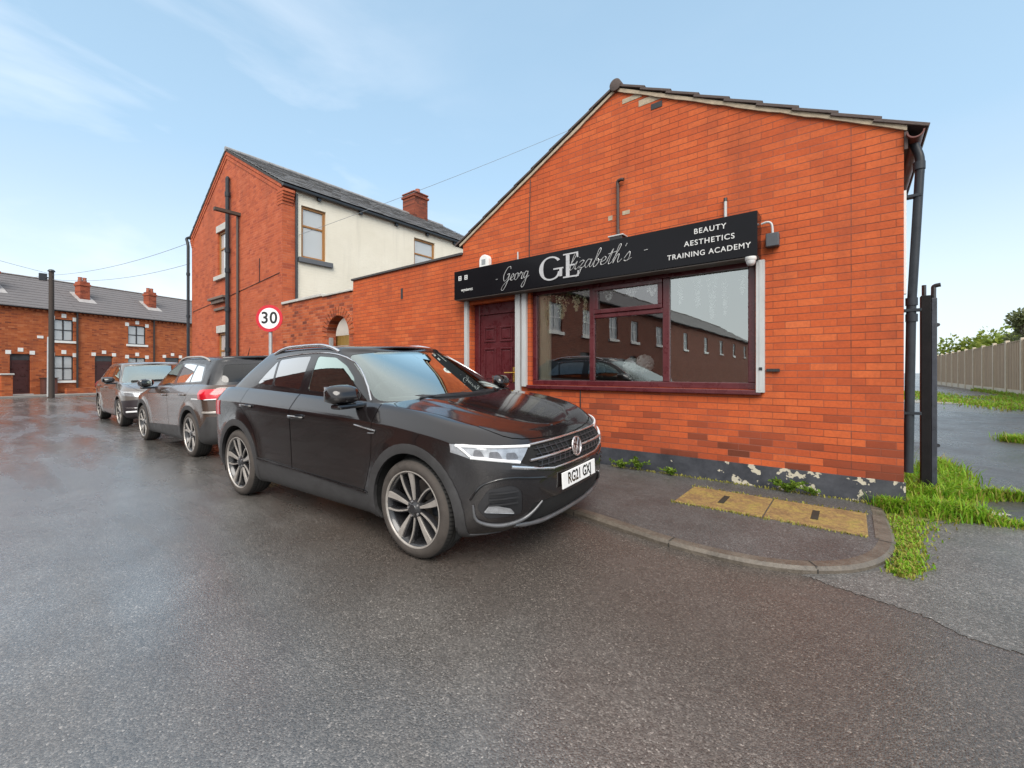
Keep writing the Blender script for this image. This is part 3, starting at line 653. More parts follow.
hs = [(-3.62, .42, .06, FL, 'cream blossom strand hanging at left of shop window beside the curtain'), (-3.36, .34, .10, FL, 'fullest cream blossom cluster hanging in left window pane'), (-3.12, .24, .06, FL, 'short cream blossom cluster hanging in left window pane'), (-2.98, .42, .035, FL, 'thin long cream strand hanging next to the left mullion'),
      (-2.62, .14, .07, FLW, 'short blossom bunch at left of small top window light'), (-2.30, .13, .10, FLW, 'wide blossom bunch in middle of small top window light'), (-2.02, .14, .06, FLW, 'short blossom bunch at right of small top window light'),
      (-1.66, .28, .03, FLW, 'thin white strand hanging next to the right mullion'), (-1.46, .34, .045, FLW, 'white blossom strand hanging left of centre in right pane'), (-1.30, .50, .05, FLW, 'longest white blossom strand hanging in right pane'), (-1.16, .46, .03, FLW, 'slim white strand right of the longest one in right pane'), (-.98, .24, .025, FLW, 'short faint white strand near right edge of window')]
for i, (x, ln, r0, mt, lab) in enumerate(hs): hanging(x, YF+.085, 2.40, ln, r0, mt, lab, i+20, 'flower garlands hanging in the shop window')
cu = MB(); n = 30
for k in range(n):
    x0 = -3.78+.21*k/n; x1 = -3.78+.21*(k+1)/n; y0 = YF+.10+.014*sin(k*1.3); y1 = YF+.10+.014*sin((k+1)*1.3); cu.face([(x0, y0, 1.15), (x1, y1, 1.15), (x1, y1, 2.47), (x0, y0, 2.47)])
o = cu.build('curtain', pm('cream_curtain', (.88, .80, .62), .85, var=.08, scale=4), smooth=60); tag(o, 'narrow cream curtain at left edge of shop window', 'curtain')
for i, (x, z, r, lab) in enumerate(((-2.36, 1.36, .105, 'left of two white flower balls in shop window'), (-2.18, 1.39, .115, 'right, slightly higher of two white flower balls in shop window'))):
    t_ = thing('flower_ball', lab, 'flowers', (x, YF+.25, 1.1), group='white flower balls in the window'); m = MB(); r_ = random.Random(i)
    for k in range(420):
        d = Vector((r_.gauss(0, 1), r_.gauss(0, 1), r_.gauss(0, 1))).normalized()*r*r_.uniform(.8, 1.03); c = Vector((0, 0, z-1.1))+d; e = d.orthogonal().normalized(); f = d.cross(e).normalized(); s = r*.2
        m.face([c+e*s, c+f*s+d*.1, c-e*s, c-f*s+d*.1])
    m.build('petals', FLW, t_, world=False); v = MB(); v.tube([(0, 0, 0), (0, 0, z-1.1)], .012, 8); v.lathe([(.001, -.06), (.06, -.06), (.07, .02), (.05, .05)], 'z', 16); v.build('stand', M_BLACKPL, t_, world=False)

# ================================================================== BOUNDARY WALL WITH ARCHED GATEWAY
PALW = [(.0, (.15, .045, .03)), (.12, (.27, .065, .032)), (.35, (.41, .092, .036)), (.75, (.47, .115, .042)), (1., (.52, .15, .065))]
BRW = brick_mat('yard_wall_brick', 'x', palette=PALW, mortar=(.28, .13, .085), lowdark=False)
yard = thing('yard_wall', 'weathered red brick yard wall with arched gateway between shop and house', 'wall', (-10.3, YW, 0))
m = MB(); AX0, AX1, SPR = -9.82, -8.86, 2.14; cx = (AX0+AX1)/2; ra = (AX1-AX0)/2
m.box(-12.15, AX0, YW+.002, YW+.23, 0, 3.10); m.box(AX1, -8.702, YW+.002, YW+.23, 0, 3.06)
arc = [(cx+ra*cos(pi-pi*k/18), SPR+ra*.92*sin(pi*k/18)) for k in range(19)]
for (xa, za), (xb, zb) in zip(arc, arc[1:]):
    m.prism([(xa, za), (xb, zb), (xb, 3.08), (xa, 3.08)], 'y', YW+.002, YW+.23)
m.build('brickwork', BRW, yard)
m = MB()
for k in range(17):
    a0 = pi-pi*k/17+.02; a1 = pi-pi*(k+1)/17-.02
    def P(a, r): return (cx+r*cos(a), SPR+r*.94*sin(a))
    m.prism([P(a0, ra), P(a0, ra+.22), P(a1, ra+.22), P(a1, ra)], 'y', YW-.008, YW+.05)
m.build('arch_ring', BRW, yard, bevel=.004)
m = MB(); m.box(-12.14, -10.0, YW-.04, YW+.27, 3.102, 3.17); m.build('coping', M_STONE, yard, bevel=.01)
m = MB(); m.box(-9.99, -8.71, YW-.035, YW+.27, 3.085, 3.13); m.build('coping', M_STONE, yard, bevel=.008)
gt = thing('garden_gate', 'honey coloured plank gate standing behind the brick archway', 'gate', (-10.0, YW+.32, 0))
m = MB()
for k in range(9):
    x = -10.95+.205*k; m.box(x, x+.198, YW+.30, YW+.325, .12, 2.16)
m.build('planks', pm('honey_timber', (.32, .20, .055), .65, var=.25, scale=6, stretch=(5, 5, .4)), gt)
m = MB(); m.box(-10.95, -9.1, YW+.326, YW+.37, .4, .5); m.box(-10.95, -9.1, YW+.326, YW+.37, 1.8, 1.9); m.build('rail', pm('honey_timber', (.4, .26, .08)), gt)
m = MB(); m.box(-9.82, -9.74, YW+.05, YW+.12, .08, 2.1); m.build('gate_post', pm('grey_post', (.3, .3, .3), .5), gt)
out = thing('outhouse', 'low outhouse with dark felt roof and pale edge behind yard wall', 'outhouse', (-10.2, 8, 0))
m = MB(); m.box(-11.75, -9.0, YW+1.3, 9.2, 0, 3.0); m.build('wall', M_WHITESTONE, out)
m = MB(); m.prism([(YW+1.05, 3.02), (9.3, 3.55), (9.3, 3.63), (YW+1.05, 3.10)], 'x', -11.78, -8.85); m.build('roof', pm('roofing_felt', (.035, .037, .04), .8, var=.4, scale=3, bump=.4), out)
m = MB(); m.box(-11.78, -8.85, YW+1.02, YW+1.048, 2.98, 3.11); m.build('fascia', M_WHITESTONE, out)
m = MB()
for k in range(7):
    x = -11.6+k*.38; m.tube(catmull([(x, YW+1.0, 3.12), (x+.12, YW+.98, 3.20), (x+.3, YW+1.0, 3.17), (x+.45, YW+1.05, 3.13)], 5), .05, 7)
m.build('rolled_felt', pm('roofing_felt', (.035, .037, .04)), out, smooth=50)

# ================================================================== END-OF-TERRACE HOUSE
HX0, HX1, HXA, HE, HA, HD = -19.72, -12.15, -16.15, 6.42, 8.56, 14.6
PALH = [(.0, (.33, .075, .04)), (.12, (.40, .092, .042)), (.4, (.46, .108, .046)), (.8, (.49, .120, .052)), (1., (.52, .14, .065))]
BRH = brick_mat('house_brick', 'x', palette=PALH, mortar=(.34, .12, .075), lowdark=False, ms=.004)
BRHY = brick_mat('house_brick_return', 'y', palette=PALH, mortar=(.34, .12, .075), lowdark=False, ms=.004)
house = thing('end_terrace_house', 'tall red brick house with cream rendered side wall and slate roof', 'house', (-15.8, YW, 0))
HW1 = (-17.02, -16.17, 4.52, 6.02); HW2 = (-17.02, -16.17, 1.0, 2.60)
m = wall_with_holes([(HX0, HE), (HXA, HA), (HX1, HE)], HX0, HX1, 0, [HW1, HW2], YW, .2)
m.build('gable_wall', BRH, house)
m = MB(); m.box(HX1-.2, HX1-.001, YW+.002, YW+.36, 0, HE-.03)
for k in range(5): m.box(HX1-.28, HX1+.015+.03*k, YW-.012-.006*k, YW+.28, HE-.55+.078*k, HE-.55+.078*(k+1)-.006)
for k in range(4): m.box(HX0-.02-.03*k, HX0+.2, YW-.012-.006*k, YW+.1, HE-.42+.078*k, HE-.42+.078*(k+1)-.006)
m.build('brick_corner', BRHY, house)
# stepped verge course under the roof edge
m = MB()
for sx, xe in ((1, HX1), (-1, HX0)):
    dx, dz = xe-HXA, HE-HA; ln = hypot(dx, dz)
    for off, yy in ((.12, -.03), (.26, -.018)):
        m.prism([(HXA, HA-off+.10), (xe, HE-off+.10), (xe, HE-off-.01), (HXA, HA-off-.01)], 'y', YW+yy, YW-.001)
m.build('verge_course', BRH, house)
RENDER = pm('cream_render', (.66, .63, .54), .85, var=.07, scale=1.6, bump=.25, bscale=40)
def render_mat():
    m, nt, b = new_mat('cream_painted_render'); t = N(nt, 'ShaderNodeTexCoord'); v = t.outputs['Object']
    s = N(nt, 'ShaderNodeSeparateXYZ'); L(nt, v, s.inputs[0]); c2 = N(nt, 'ShaderNodeCombineXYZ'); L(nt, s.outputs[1], c2.inputs[0]); L(nt, s.outputs[2], c2.inputs[1])
    bt = N(nt, 'ShaderNodeTexBrick', inp={'Scale': 1, 'Mortar Size': .006, 'Brick Width': .23, 'Row Height': .0765, 'Mortar Smooth': .6}); L(nt, c2.outputs[0], bt.inputs['Vector'])
    n1 = noise_tex(nt, v, .8, 5, .6); mp_ = N(nt, 'ShaderNodeMapping', inp={'Scale': (3, 3, .25)}); L(nt, v, mp_.inputs[0]); n2 = noise_tex(nt, mp_.outputs[0], 1.6, 4, .6)
    c = ramp(nt, n1, [(.3, (.66, .61, .50)), (.7, (.74, .69, .58))]); c = mixc(nt, mth(nt, 'MULTIPLY', ramp(nt, n2, [(.55, 0.), (.8, 1.)]), .35), c, (.46, .43, .36))
    L(nt, c, b.inputs['Base Color']); setp(b, rough=.8)
    bp = N(nt, 'ShaderNodeBump', inp={'Strength': .5, 'Distance': .006}); L(nt, mth(nt, 'ADD', mth(nt, 'MULTIPLY', bt.outputs['Fac'], -1.), noise_tex(nt, v, 30, 4)), bp.inputs['Height']); L(nt, bp.outputs[0], b.inputs['Normal'])
    return m
SW1 = (5.83, 6.55, 4.50, 5.97); SW2 = (9.80, 10.76, 4.50, 6.04)
m = MB(); ys = [YW+.362, SW1[0], SW1[1], SW2[0], SW2[1], HD]; X = HX1+.004
for a, b in zip(ys, ys[1:]):
    h = SW1 if a == SW1[0] else SW2 if a == SW2[0] else None; z = 0
    if h:
        m.face([(X, a, 0), (X, b, 0), (X, b, h[2]), (X, a, h[2])]); z = h[3]
        for q in ([(X, a, h[2]), (X, b, h[2]), (X-.2, b, h[2]), (X-.2, a, h[2])], [(X, a, h[3]), (X-.2, a, h[3]), (X-.2, b, h[3]), (X, b, h[3])], [(X, a, h[2]), (X-.2, a, h[2]), (X-.2, a, h[3]), (X, a, h[3])], [(X, b, h[2]), (X, b, h[3]), (X-.2, b, h[3]), (X-.2, b, h[2])]): m.face(q)
    m.face([(X, a, z), (X, b, z), (X, b, HE-.03), (X, a, HE-.03)])
m.build('rendered_wall', render_mat(), house)
m = MB(); m.box(HX0, HX0+.2, YW+.21, HD, 0, HE-.05); m.box(HX0+.2, HX1-.21, HD-.2, HD, 0, HE); m.prism([(HX0, HE), (HXA, HA), (HX1, HE)], 'y', HD-.2, HD); m.build('rear_wall', BRH, house)
SLATE = pm('slate', (.23, .225, .225), .42, var=.35, scale=8, bump=.3)
def slate_slope(xa, za, xe, ze, y0, y1, rows, mat, parent, seed=1, wid=.30, th=.012):
    """lapped slates: rows down the slope, each slate its own thin slab with slightly uneven lift"""
    m = MB(); dx, dz = (xe-xa)/rows, (ze-za)/rows; ln = hypot(dx, dz); ux, uz = dx/ln, dz/ln; nx, nz = (-uz, ux) if ux > 0 else (uz, -ux)
    if nz < 0: nx, nz = -nx, -nz
    r_ = random.Random(seed); n = max(1, int((y1-y0)/wid))
    for r in range(rows):
        sh = .5*wid if r % 2 else 0
        for k in range(-1, n+1):
            ya = max(y0, y0+k*wid+sh+.003); yb = min(y1, y0+(k+1)*wid+sh-.003)
            if yb-ya < .03: continue
            lf = .022+r_.uniform(0, .008); a = (xa+dx*r, za+dz*r); b = (a[0]+dx+ux*.04, a[1]+dz+uz*.04)
            m.prism([(a[0]+nx*.004, a[1]+nz*.004), (a[0]+nx*(.004+th), a[1]+nz*(.004+th)), (b[0]+nx*(lf+th), b[1]+nz*(lf+th)), (b[0]+nx*lf, b[1]+nz*lf)], 'y', ya, yb)
    return m.build('roof', mat, parent)
roof_h = slate_slope(HXA, HA+.05, HX1+.13, HE-.02, YW-.05, HD+.1, 16, SLATE, house, 2)
slate_slope(HXA, HA+.05, HX0-.16, HE-.02, YW-.05, HD+.1, 16, SLATE, house, 3, wid=1.2)
m = MB()
for sgn, xe in ((1, HX1+.11), (-1, HX0-.14)): m.prism([(HXA, HA-.02), (xe, HE-.09), (xe, HE-.03), (HXA, HA+.045)], 'y', YW-.045, HD+.08)
m.build('roof_deck', pm('dark_soffit', (.03, .028, .027), .7), house)
m = MB(); y = YW-.06
while y < HD+.05:
    m.lathe([(.001, y), (.08, y), (.08, y+.44), (.001, y+.44)], 'y', 14, (HXA, 0, HA+.05)); y += .455
m.build('ridge', SLATE, roof_h, smooth=40)
m = MB(); m.box(HX1+.06, HX1+.15, YW-.05, HD, HE-.12, HE-.03); m.build('gutter', M_DARKMETAL, house, bevel=.02)
m = MB()
y = YW+1.0
while y < HD: m.box(HX1+.006, HX1+.09, y-.05, y+.05, HE-.2, HE-.11); y += 1.35
m.build('rafter_foot', M_DARKMETAL, house)
m = MB(); m.tube([(HX1+.04, YW+.36, HE-.2), (HX1+.04, YW+.36, 3.2)], .035, 10); m.build('downpipe', M_DARKMETAL, house, smooth=40)
m = MB(); m.tube(catmull([(HX0-.15, YW-.02, HE+.0), (HX0-.24, YW-.10, HE-.05), (HX0-.15, YW-.10, HE-.2), (HX0-.10, YW-.09, HE-.35)], 5)+[Vector((HX0-.10, YW-.09, .1))], .05, 10)
for z in (5.0, 3.4, 1.8): m.tube([(HX0-.10, YW-.09, z-.05), (HX0-.10, YW-.09, z+.05)], .065, 10)
m.build('downpipe', M_PIPE, house, smooth=40)
# windows of the house
def sash(parent, x0, x1, z0, z1, y, frame, t=.07, zbar=None, curtain=True, axis='y', flip=1, name='window', xbar=None):
    def B(m, a, b, c, d, e, f):
        if axis == 'y': m.box(a, b, c, d, e, f)
        else: m.box(c, d, a, b, e, f)
    y0, y1 = sorted((y, y+.07*flip)); m = MB()
    B(m, x0, x1, y0, y1, z0, z0+t); B(m, x0, x1, y0, y1, z1-t, z1); B(m, x0, x0+t, y0, y1, z0+t, z1-t); B(m, x1-t, x1, y0, y1, z0+t, z1-t)
    ya, yb = sorted((y+.012*flip, y+.06*flip))
    if zbar: B(m, x0+t, x1-t, ya, yb, zbar-t*.4, zbar+t*.4)
    if xbar: B(m, xbar-t*.25, xbar+t*.25, ya+.002, yb-.002, z0+t, z1-t)
    f = m.build(name, frame, parent, bevel=.006)
    g = MB(); yy = y+.035*flip
    P = (lambda a, z, k: (a, k, z)) if axis == 'y' else (lambda a, z, k: (k, a, z))
    g.face([P(x0+t*.5, z0+t*.5, yy), P(x1-t*.5, z0+t*.5, yy), P(x1-t*.5, z1-t*.5, yy), P(x0+t*.5, z1-t*.5, yy)]); g.build('pane', M_PALEGLASS, f)
    if curtain:
        g = MB(); n = 14
        for k in range(n):
            a = x0+(x1-x0)*k/n; b = x0+(x1-x0)*(k+1)/n; ka = y+flip*(.10+.015*sin(k*1.7)); kb_ = y+flip*(.10+.015*sin((k+1)*1.7)); g.face([P(a, z0, ka), P(b, z0, kb_), P(b, z1, kb_), P(a, z1, ka)])
        g.build('curtain', M_CURTAIN, f)
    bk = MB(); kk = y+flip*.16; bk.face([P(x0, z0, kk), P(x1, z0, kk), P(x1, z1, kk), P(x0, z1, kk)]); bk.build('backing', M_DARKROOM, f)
    return f
sash(house, *HW1, YW+.06, M_WOODF, zbar=5.45); sash(house, *HW2, YW+.06, M_WOODF, zbar=2.0)
m = MB(); m.box(-17.12, -16.07, YW-.02, YW+.15, 6.022, 6.25); m.box(-17.12, -16.07, YW-.012, YW+.15, 2.602, 2.85); m.build('lintel', M_STONE, house, bevel=.01)
m = MB(); m.box(-17.15, -16.05, YW-.09, YW+.1, 4.38, 4.518); m.box(-17.15, -16.05, YW-.09, YW+.1, .86, .998); m.build('sill', M_STONE, house, bevel=.01)
m = MB(); m.box(-17.5, -16.1, YW-.16, YW-.002, 3.72, 3.80); m.box(-17.35, -16.2, YW-.10, YW-.002, 3.60, 3.718); m.box(-17.2, -16.3, YW-.06, YW-.002, 3.36, 3.45); m.build('stone_ledge', pm('sooty_stone', (.16, .12, .10), .8, var=.35, scale=5), house, bevel=.01)
XS = HX1+.004
sash(house, SW1[0], SW1[1], SW1[2], SW1[3], XS-.05, M_WOODF, zbar=5.42, axis='x', flip=-1); sash(house, SW2[0], SW2[1], SW2[2], SW2[3], XS-.05, M_WOODF, zbar=5.5, axis='x', flip=-1)
m = MB(); m.box(XS-.05, XS+.08, 5.74, 6.74, 4.36, 4.498); m.box(XS-.05, XS+.08, 9.7, 10.86, 4.36, 4.498); m.build('sill', pm('dark_grey_sill', (.10, .105, .115), .6), house, bevel=.01)
# soil pipe with its cross arm
m = MB(); m.tube([(-15.81, YW-.10, .1), (-15.81, YW-.10, 7.52)], .062, 12); m.tube([(-15.81, YW-.10, 7.45), (-15.86, YW-.08, 7.56), (-15.98, YW-.02, 7.58)], .055, 10)
for z in (7.0, 5.2, 4.55, 3.3, 2.0): m.tube([(-15.81, YW-.10, z-.07), (-15.81, YW-.10, z+.07)], .08, 12)
m.build('soil_pipe', M_PIPE, house, smooth=40)
m = MB(); m.box(-15.14, -15.0, YW-.70, YW-.002, 6.16, 6.25); m.build('cross_arm', pm('old_timber_arm', (.06, .045, .035), .7), house)
m = MB(); m.tube([(-15.10, YW-.06, .1), (-15.10, YW-.06, 6.17)], .036, 10); m.build('waste_pipe', pm('brown_pipe', (.06, .05, .045), .5), house, smooth=40)
m = MB(); m.tube([(-19.6, YW-.01, 3.55), (-16.0, YW-.01, 3.75), (-12.3, YW-.01, 4.0)], .008, 6); m.tube([(-13.6, YW-.01, 3.9), (-13.6, YW-.01, 4.6)], .012, 6); m.build('cable', M_BLACKPL, house)
# chimney
PALC = [(.0, (.06, .025, .02)), (.3, (.15, .045, .03)), (.7, (.23, .06, .035)), (1., (.30, .09, .05))]
BRC = brick_mat('chimney_brick', 'x', palette=PALC, mortar=(.12, .07, .05), lowdark=False); BRCY = brick_mat('chimney_brick_side', 'y', palette=PALC, mortar=(.12, .07, .05), lowdark=False)
m = MB(); m.box(HXA-.42, HXA+.42, 12.7, 13.5, HA-.5, HA+.98); m.box(HXA-.47, HXA+.47, 12.65, 13.55, HA+.80, HA+.90); m.box(HXA-.45, HXA+.45, 12.67, 13.53, HA+.98, HA+1.04)
ch = m.build('chimney', BRCY, roof_h, bevel=.01)
m = MB()
for x in (-.16, .18): m.lathe([(.10, HA+1.03), (.12, HA+1.05), (.10, HA+1.2), (.115, HA+1.26), (.085, HA+1.27), (.08, HA+1.05)], 'z', 14, (HXA+x, 13.1, 0))
m.build('chimney_pot', pm('clay_pot', (.35, .11, .06), .7, var=.25), roof_h, smooth=40)

# ================================================================== THE BRICK ROW ACROSS THE END OF THE STREET
PALT = [(.0, (.18, .05, .028)), (.12, (.32, .08, .032)), (.4, (.42, .108, .036)), (.8, (.47, .13, .044)), (1., (.52, .17, .07))]
BRT = brick_mat('row_brick', 'x', palette=PALT, mortar=(.34, .15, .08), lowdark=False, bw=.23, bh=.0765, ms=.004)
BRTY = brick_mat('row_brick_side', 'y', palette=PALT, mortar=(.34, .15, .08), lowdark=False, ms=.004)
ROOFT = pm('row_roof_tile', (.13, .118, .118), .7, var=.2, scale=3, bump=.3, stretch=(1, 4, 1))
M_DKFRAME = pm('dark_window_frame', (.035, .03, .03), .45); M_DOORD = pm('dark_oxblood_door', (.055, .016, .014), .35, var=.3)
TE, TR, TDP = 4.80, 6.85, 3.2
BRCH = brick_mat('stack_brick', 'x', palette=[(.0, (.16, .04, .025)), (.4, (.30, .07, .035)), (1., (.38, .10, .05))], mortar=(.2, .09, .06), lowdark=False)
def row_house(name, label, base, rz, wdt, wins, doors, chim, brick=BRT, bricky=BRTY, group=None, pipes=(), low_arch=True, roofm=ROOFT, netc=True, frame=None):
    """local frame: front wall on y=0 facing -y, x from 0 to wdt"""
    h = thing(name, label, 'house', base, rz, group)
    holes = [(a, b, c, d) for a, b, c, d in wins]+[(a, b, c, d) for a, b, c, d in doors]
    def P(m, nm, mat, par=h, **k): return m.build(nm, mat, par, world=False, **k)
    m = wall_with_holes([(0, TE), (wdt, TE)], 0, wdt, 0, holes, 0, .16)
    for k in range(int(wdt/.24)): m.box(k*.24+.03, k*.24+.15, -.075, -.002, TE-.22, TE-.12)
    P(m, 'wall', brick)
    m = MB(); m.prism([(0.003, 0), (0.003, TE), (TDP, TR-.12), (TDP*2, TE), (TDP*2, 0)], 'x', 0.001, .05); m.prism([(0.003, 0), (0.003, TE), (TDP, TR-.12), (TDP*2, TE), (TDP*2, 0)], 'x', wdt-.05, wdt-.001); m.box(.05, wdt-.05, TDP*2-.1, TDP*2, 0, TE); P(m, 'side_wall', bricky)
    m = MB(); rows = 12
    for sgn in (1, -1):
        for r in range(rows):
            ya, za = TDP-(TDP+.22)*r/rows, TR-(TR-TE+.07)*r/rows; yb, zb = TDP-(TDP+.22)*(r+1)/rows-.03, TR-(TR-TE+.07)*(r+1)/rows-.02
            if sgn < 0: ya, yb = 2*TDP-ya, 2*TDP-yb
            m.prism([(ya, za), (yb, zb+.02), (yb, zb+.045), (ya, za+.02)], 'x', .002, wdt-.002)
    rf = P(m, 'roof', roofm)
    m = MB(); m.box(0.002, wdt-.002, TDP-.10, TDP+.10, TR+.0, TR+.07); P(m, 'ridge', pm('pale_ridge', (.33, .30, .28), .8, var=.2), rf, bevel=.03)
    m = MB(); m.box(0, wdt, -.20, -.09, TE-.10, TE-.01); P(m, 'gutter', M_DARKMETAL)
    for a, b, c, d in wins:
        m = MB(); t = .05; bars(m, a, b, c, d, t, .06, .12); m.box((a+b)/2-.03, (a+b)/2+.03, .065, .115, c+t, d-t); m.box(a+t, b-t, .068, .112, (c+d)/2-.025, (c+d)/2+.025); f = P(m, 'window', frame or M_DKFRAME)
        g = MB(); g.face([(a, .09, c), (b, .09, c), (b, .09, d), (a, .09, d)]); P(g, 'pane', M_PALEGLASS, f)
        if netc:
            g = MB(); g.face([(a, .105, c), (b, .105, c), (b, .105, d), (a, .105, d)]); P(g, 'net_curtain', M_CURTAIN, f)
        m = MB(); m.box(a-.10, b+.10, -.07, .06, c-.13, c-.002); P(m, 'sill', M_WHITESTONE, f)
        m = MB()
        for x in (a-.06, (a+b)/2, b+.06):
            k = 1 if abs(x-(a+b)/2) < .01 else 0; m.box(x-.10, x+.10, -.02-.004*k, -.002, d-.06+.16*k, d+.16+.16*k)
        if frame is None: P(m, 'keystone', M_WHITESTONE, f)
        else: m.bm.free()
    for a, b, c, d in doors:
        m = MB(); m.box(a, b, .08, .13, c, d-.34); bars(m, a+.1, b-.1, c+.15, c+.8, .04, .065, .08); bars(m, a+.1, b-.1, c+.95, d-.45, .04, .065, .08); dd = P(m, 'door', M_DOORD)
        g = MB(); g.box(a, b, .09, .11, d-.335, d); P(g, 'fanlight', pm('dark_fanlight', (.05, .055, .06), .1), dd)
        m = MB()
        for x in (a-.06, (a+b)/2, b+.06):
            k = 1 if abs(x-(a+b)/2) < .01 else 0; m.box(x-.10, x+.10, -.02-.004*k, -.002, d-.02+.14*k, d+.18+.14*k)
        if frame is None: P(m, 'keystone', M_WHITESTONE, dd)
        else: m.bm.free()
        m = MB(); m.box(a-.05, b+.05, -.18, .08, .0, c-.003); P(m, 'doorstep', M_STONE, dd)
    for cxx in chim:
        m = MB(); m.box(cxx-.24, cxx+.24, 1.25, 1.80, 5.3, 6.78); m.box(cxx-.28, cxx+.28, 1.21, 1.84, 6.52, 6.64); c = P(m, 'chimney', BRCH, rf, bevel=.01)
        m = MB(); m.prism([(.90, 5.42), (1.95, 6.10), (1.95, 6.16), (.90, 5.48)], 'x', cxx-.42, cxx+.42); P(m, 'flashing', pm('pale_flashing', (.34, .32, .31), .7), rf)
        m = MB()
        for x in (-.11, .11): m.lathe([(.09, 6.76), (.11, 6.80), (.09, 6.98), (.105, 7.06), (.07, 7.07), (.07, 6.8)], 'z', 12, (cxx+x, 1.55, 0))
        P(m, 'chimney_pot', pm('clay_pot', (.35, .11, .06)), rf, smooth=40)
    for x in pipes:
        m = MB(); m.tube([(x, -.09, TE-.1), (x, -.09, .1)], .05, 8); P(m, 'downpipe', pm('black_brown_pipe', (.03, .022, .02), .5), smooth=40)
    return h
G1 = 'brick houses across the end of the street'
def tbase(s): v = TM @ Vector((s, 0, 0)); return (v.x, v.y, 0)
row_house('brick_house', 'leftmost brick house of the far row, cut by the picture edge', tbase(-4.4), TER_RZ, 3.55, [(2.0, 2.85, 3.05, 4.25), (2.0, 2.85, .8, 2.2)], [], [], group=G1)
row_house('brick_house', 'far row house with oxblood door behind the dark utility pole', tbase(-.85), TER_RZ, 3.90, [(2.90, 3.75, 3.05, 4.25), (2.90, 3.75, .8, 2.2)], [(1.2, 1.98, .12, 2.24)], [1.05], group=G1, pipes=(3.88,))
row_house('brick_house', 'far row house showing above the bonnet of the farthest grey car', tbase(3.06), TER_RZ, 3.93, [(2.50, 3.48, 3.05, 4.25), (2.50, 3.48, .8, 2.2)], [(.82, 1.70, .10, 2.26)], [.95], group=G1, pipes=(3.91,))
row_house('brick_house', 'far row house partly hidden by the gable of the tall brick house', tbase(7.0), TER_RZ, 4.2, [(2.6, 3.5, 3.05, 4.25), (2.6, 3.5, .8, 2.2)], [(.7, 1.6, .10, 2.26)], [.65], group=G1)
row_house('brick_house', 'end house of the far row behind the tall brick house', tbase(11.2), TER_RZ, 4.2, [(2.6, 3.5, 3.05, 4.25)], [], [], group=G1)
def on_row(o): o.location = TER_O; o.rotation_euler = (0, 0, TER_RZ); return o
m = MB(); m.box(1.38, 1.62, -.03, -.002, 3.12, 3.26); tag(on_row(m.build('house_plaque', M_WHITESTONE)), 'small white plaque on brick between upper windows of far row', 'plaque')
t_ = thing('meter_cupboard', 'low brick coloured cupboard beside the oxblood door of far row', 'cupboard', tuple(TM @ Vector((1.75, -.25, .07))), TER_RZ)
m = MB(); m.box(-.28, .28, -.2, .2, .0, .85); m.build('body', pm('dark_brick_box', (.10, .035, .025), .7, var=.3), t_, world=False, bevel=.02); m = MB(); m.box(-.31, .31, -.23, .23, .852, .9); m.build('lid', pm('dark_lid', (.05, .025, .02), .6), t_, world=False)
t_ = thing('garden_wall', 'low brick garden wall with pier left of the oxblood door', 'wall', tuple(TM @ Vector((0, -.9, .07))), TER_RZ)
m = MB(); m.box(-3.4, -.35, -.11, .11, 0, .75); m.box(-.35, .05, -.2, .2, 0, 1.05); m.build('brickwork', BRT, t_, world=False); m = MB(); m.box(-.4, .1, -.25, .25, 1.052, 1.14); m.build('coping', M_STONE, t_, world=False, bevel=.02)
t_ = thing('garden_wall', 'long low brick wall in front of the far row right of pole', 'wall', tuple(TM @ Vector((2.2, -.6, .07))), TER_RZ)
m = MB(); m.box(0.1, 1.45, -.1, .1, 0, .30); m.build('brickwork', BRT, t_, world=False)

# row standing across the road behind the camera: seen mirrored in the shop window and in the car's side
G2 = 'brick houses across the road mirrored in the shop window'
PALR = [(.0, (.09, .032, .022)), (.3, (.15, .05, .034)), (.8, (.19, .065, .042)), (1., (.22, .08, .055))]
BRR = brick_mat('opposite_brick', 'x', palette=PALR, mortar=(.25, .17, .13), lowdark=False); BRRY = brick_mat('opposite_brick_side', 'y', palette=PALR, mortar=(.25, .17, .13), lowdark=False)
for k in range(8):
    row_house('brick_house', ['brick house at the corner opposite, its white windows mirrored in the shop window', 'second house mirrored in the shop window, behind the flower balls', 'third house mirrored in the shop window', 'fourth house mirrored in right pane of the shop window', 'fifth house mirrored in right pane of the shop window', 'sixth house mirrored in right pane of the shop window', 'last but one house mirrored in right pane of the shop window', 'last house mirrored at right edge of the shop window'][k],
              (-9.8, -8.6-5.6*k, 0), radians(90), 5.6, ([(.7, 1.7, 3.0, 4.2), (3.5, 4.5, 3.0, 4.2)] if k < 2 else [(2.2, 3.2 + .1*(k % 3), 3.0, 4.2)]), ([(1.0, 1.9, .1, 2.2)] if k < 3 else []), [], BRR, BRRY, G2, frame=M_WHITEPVC)

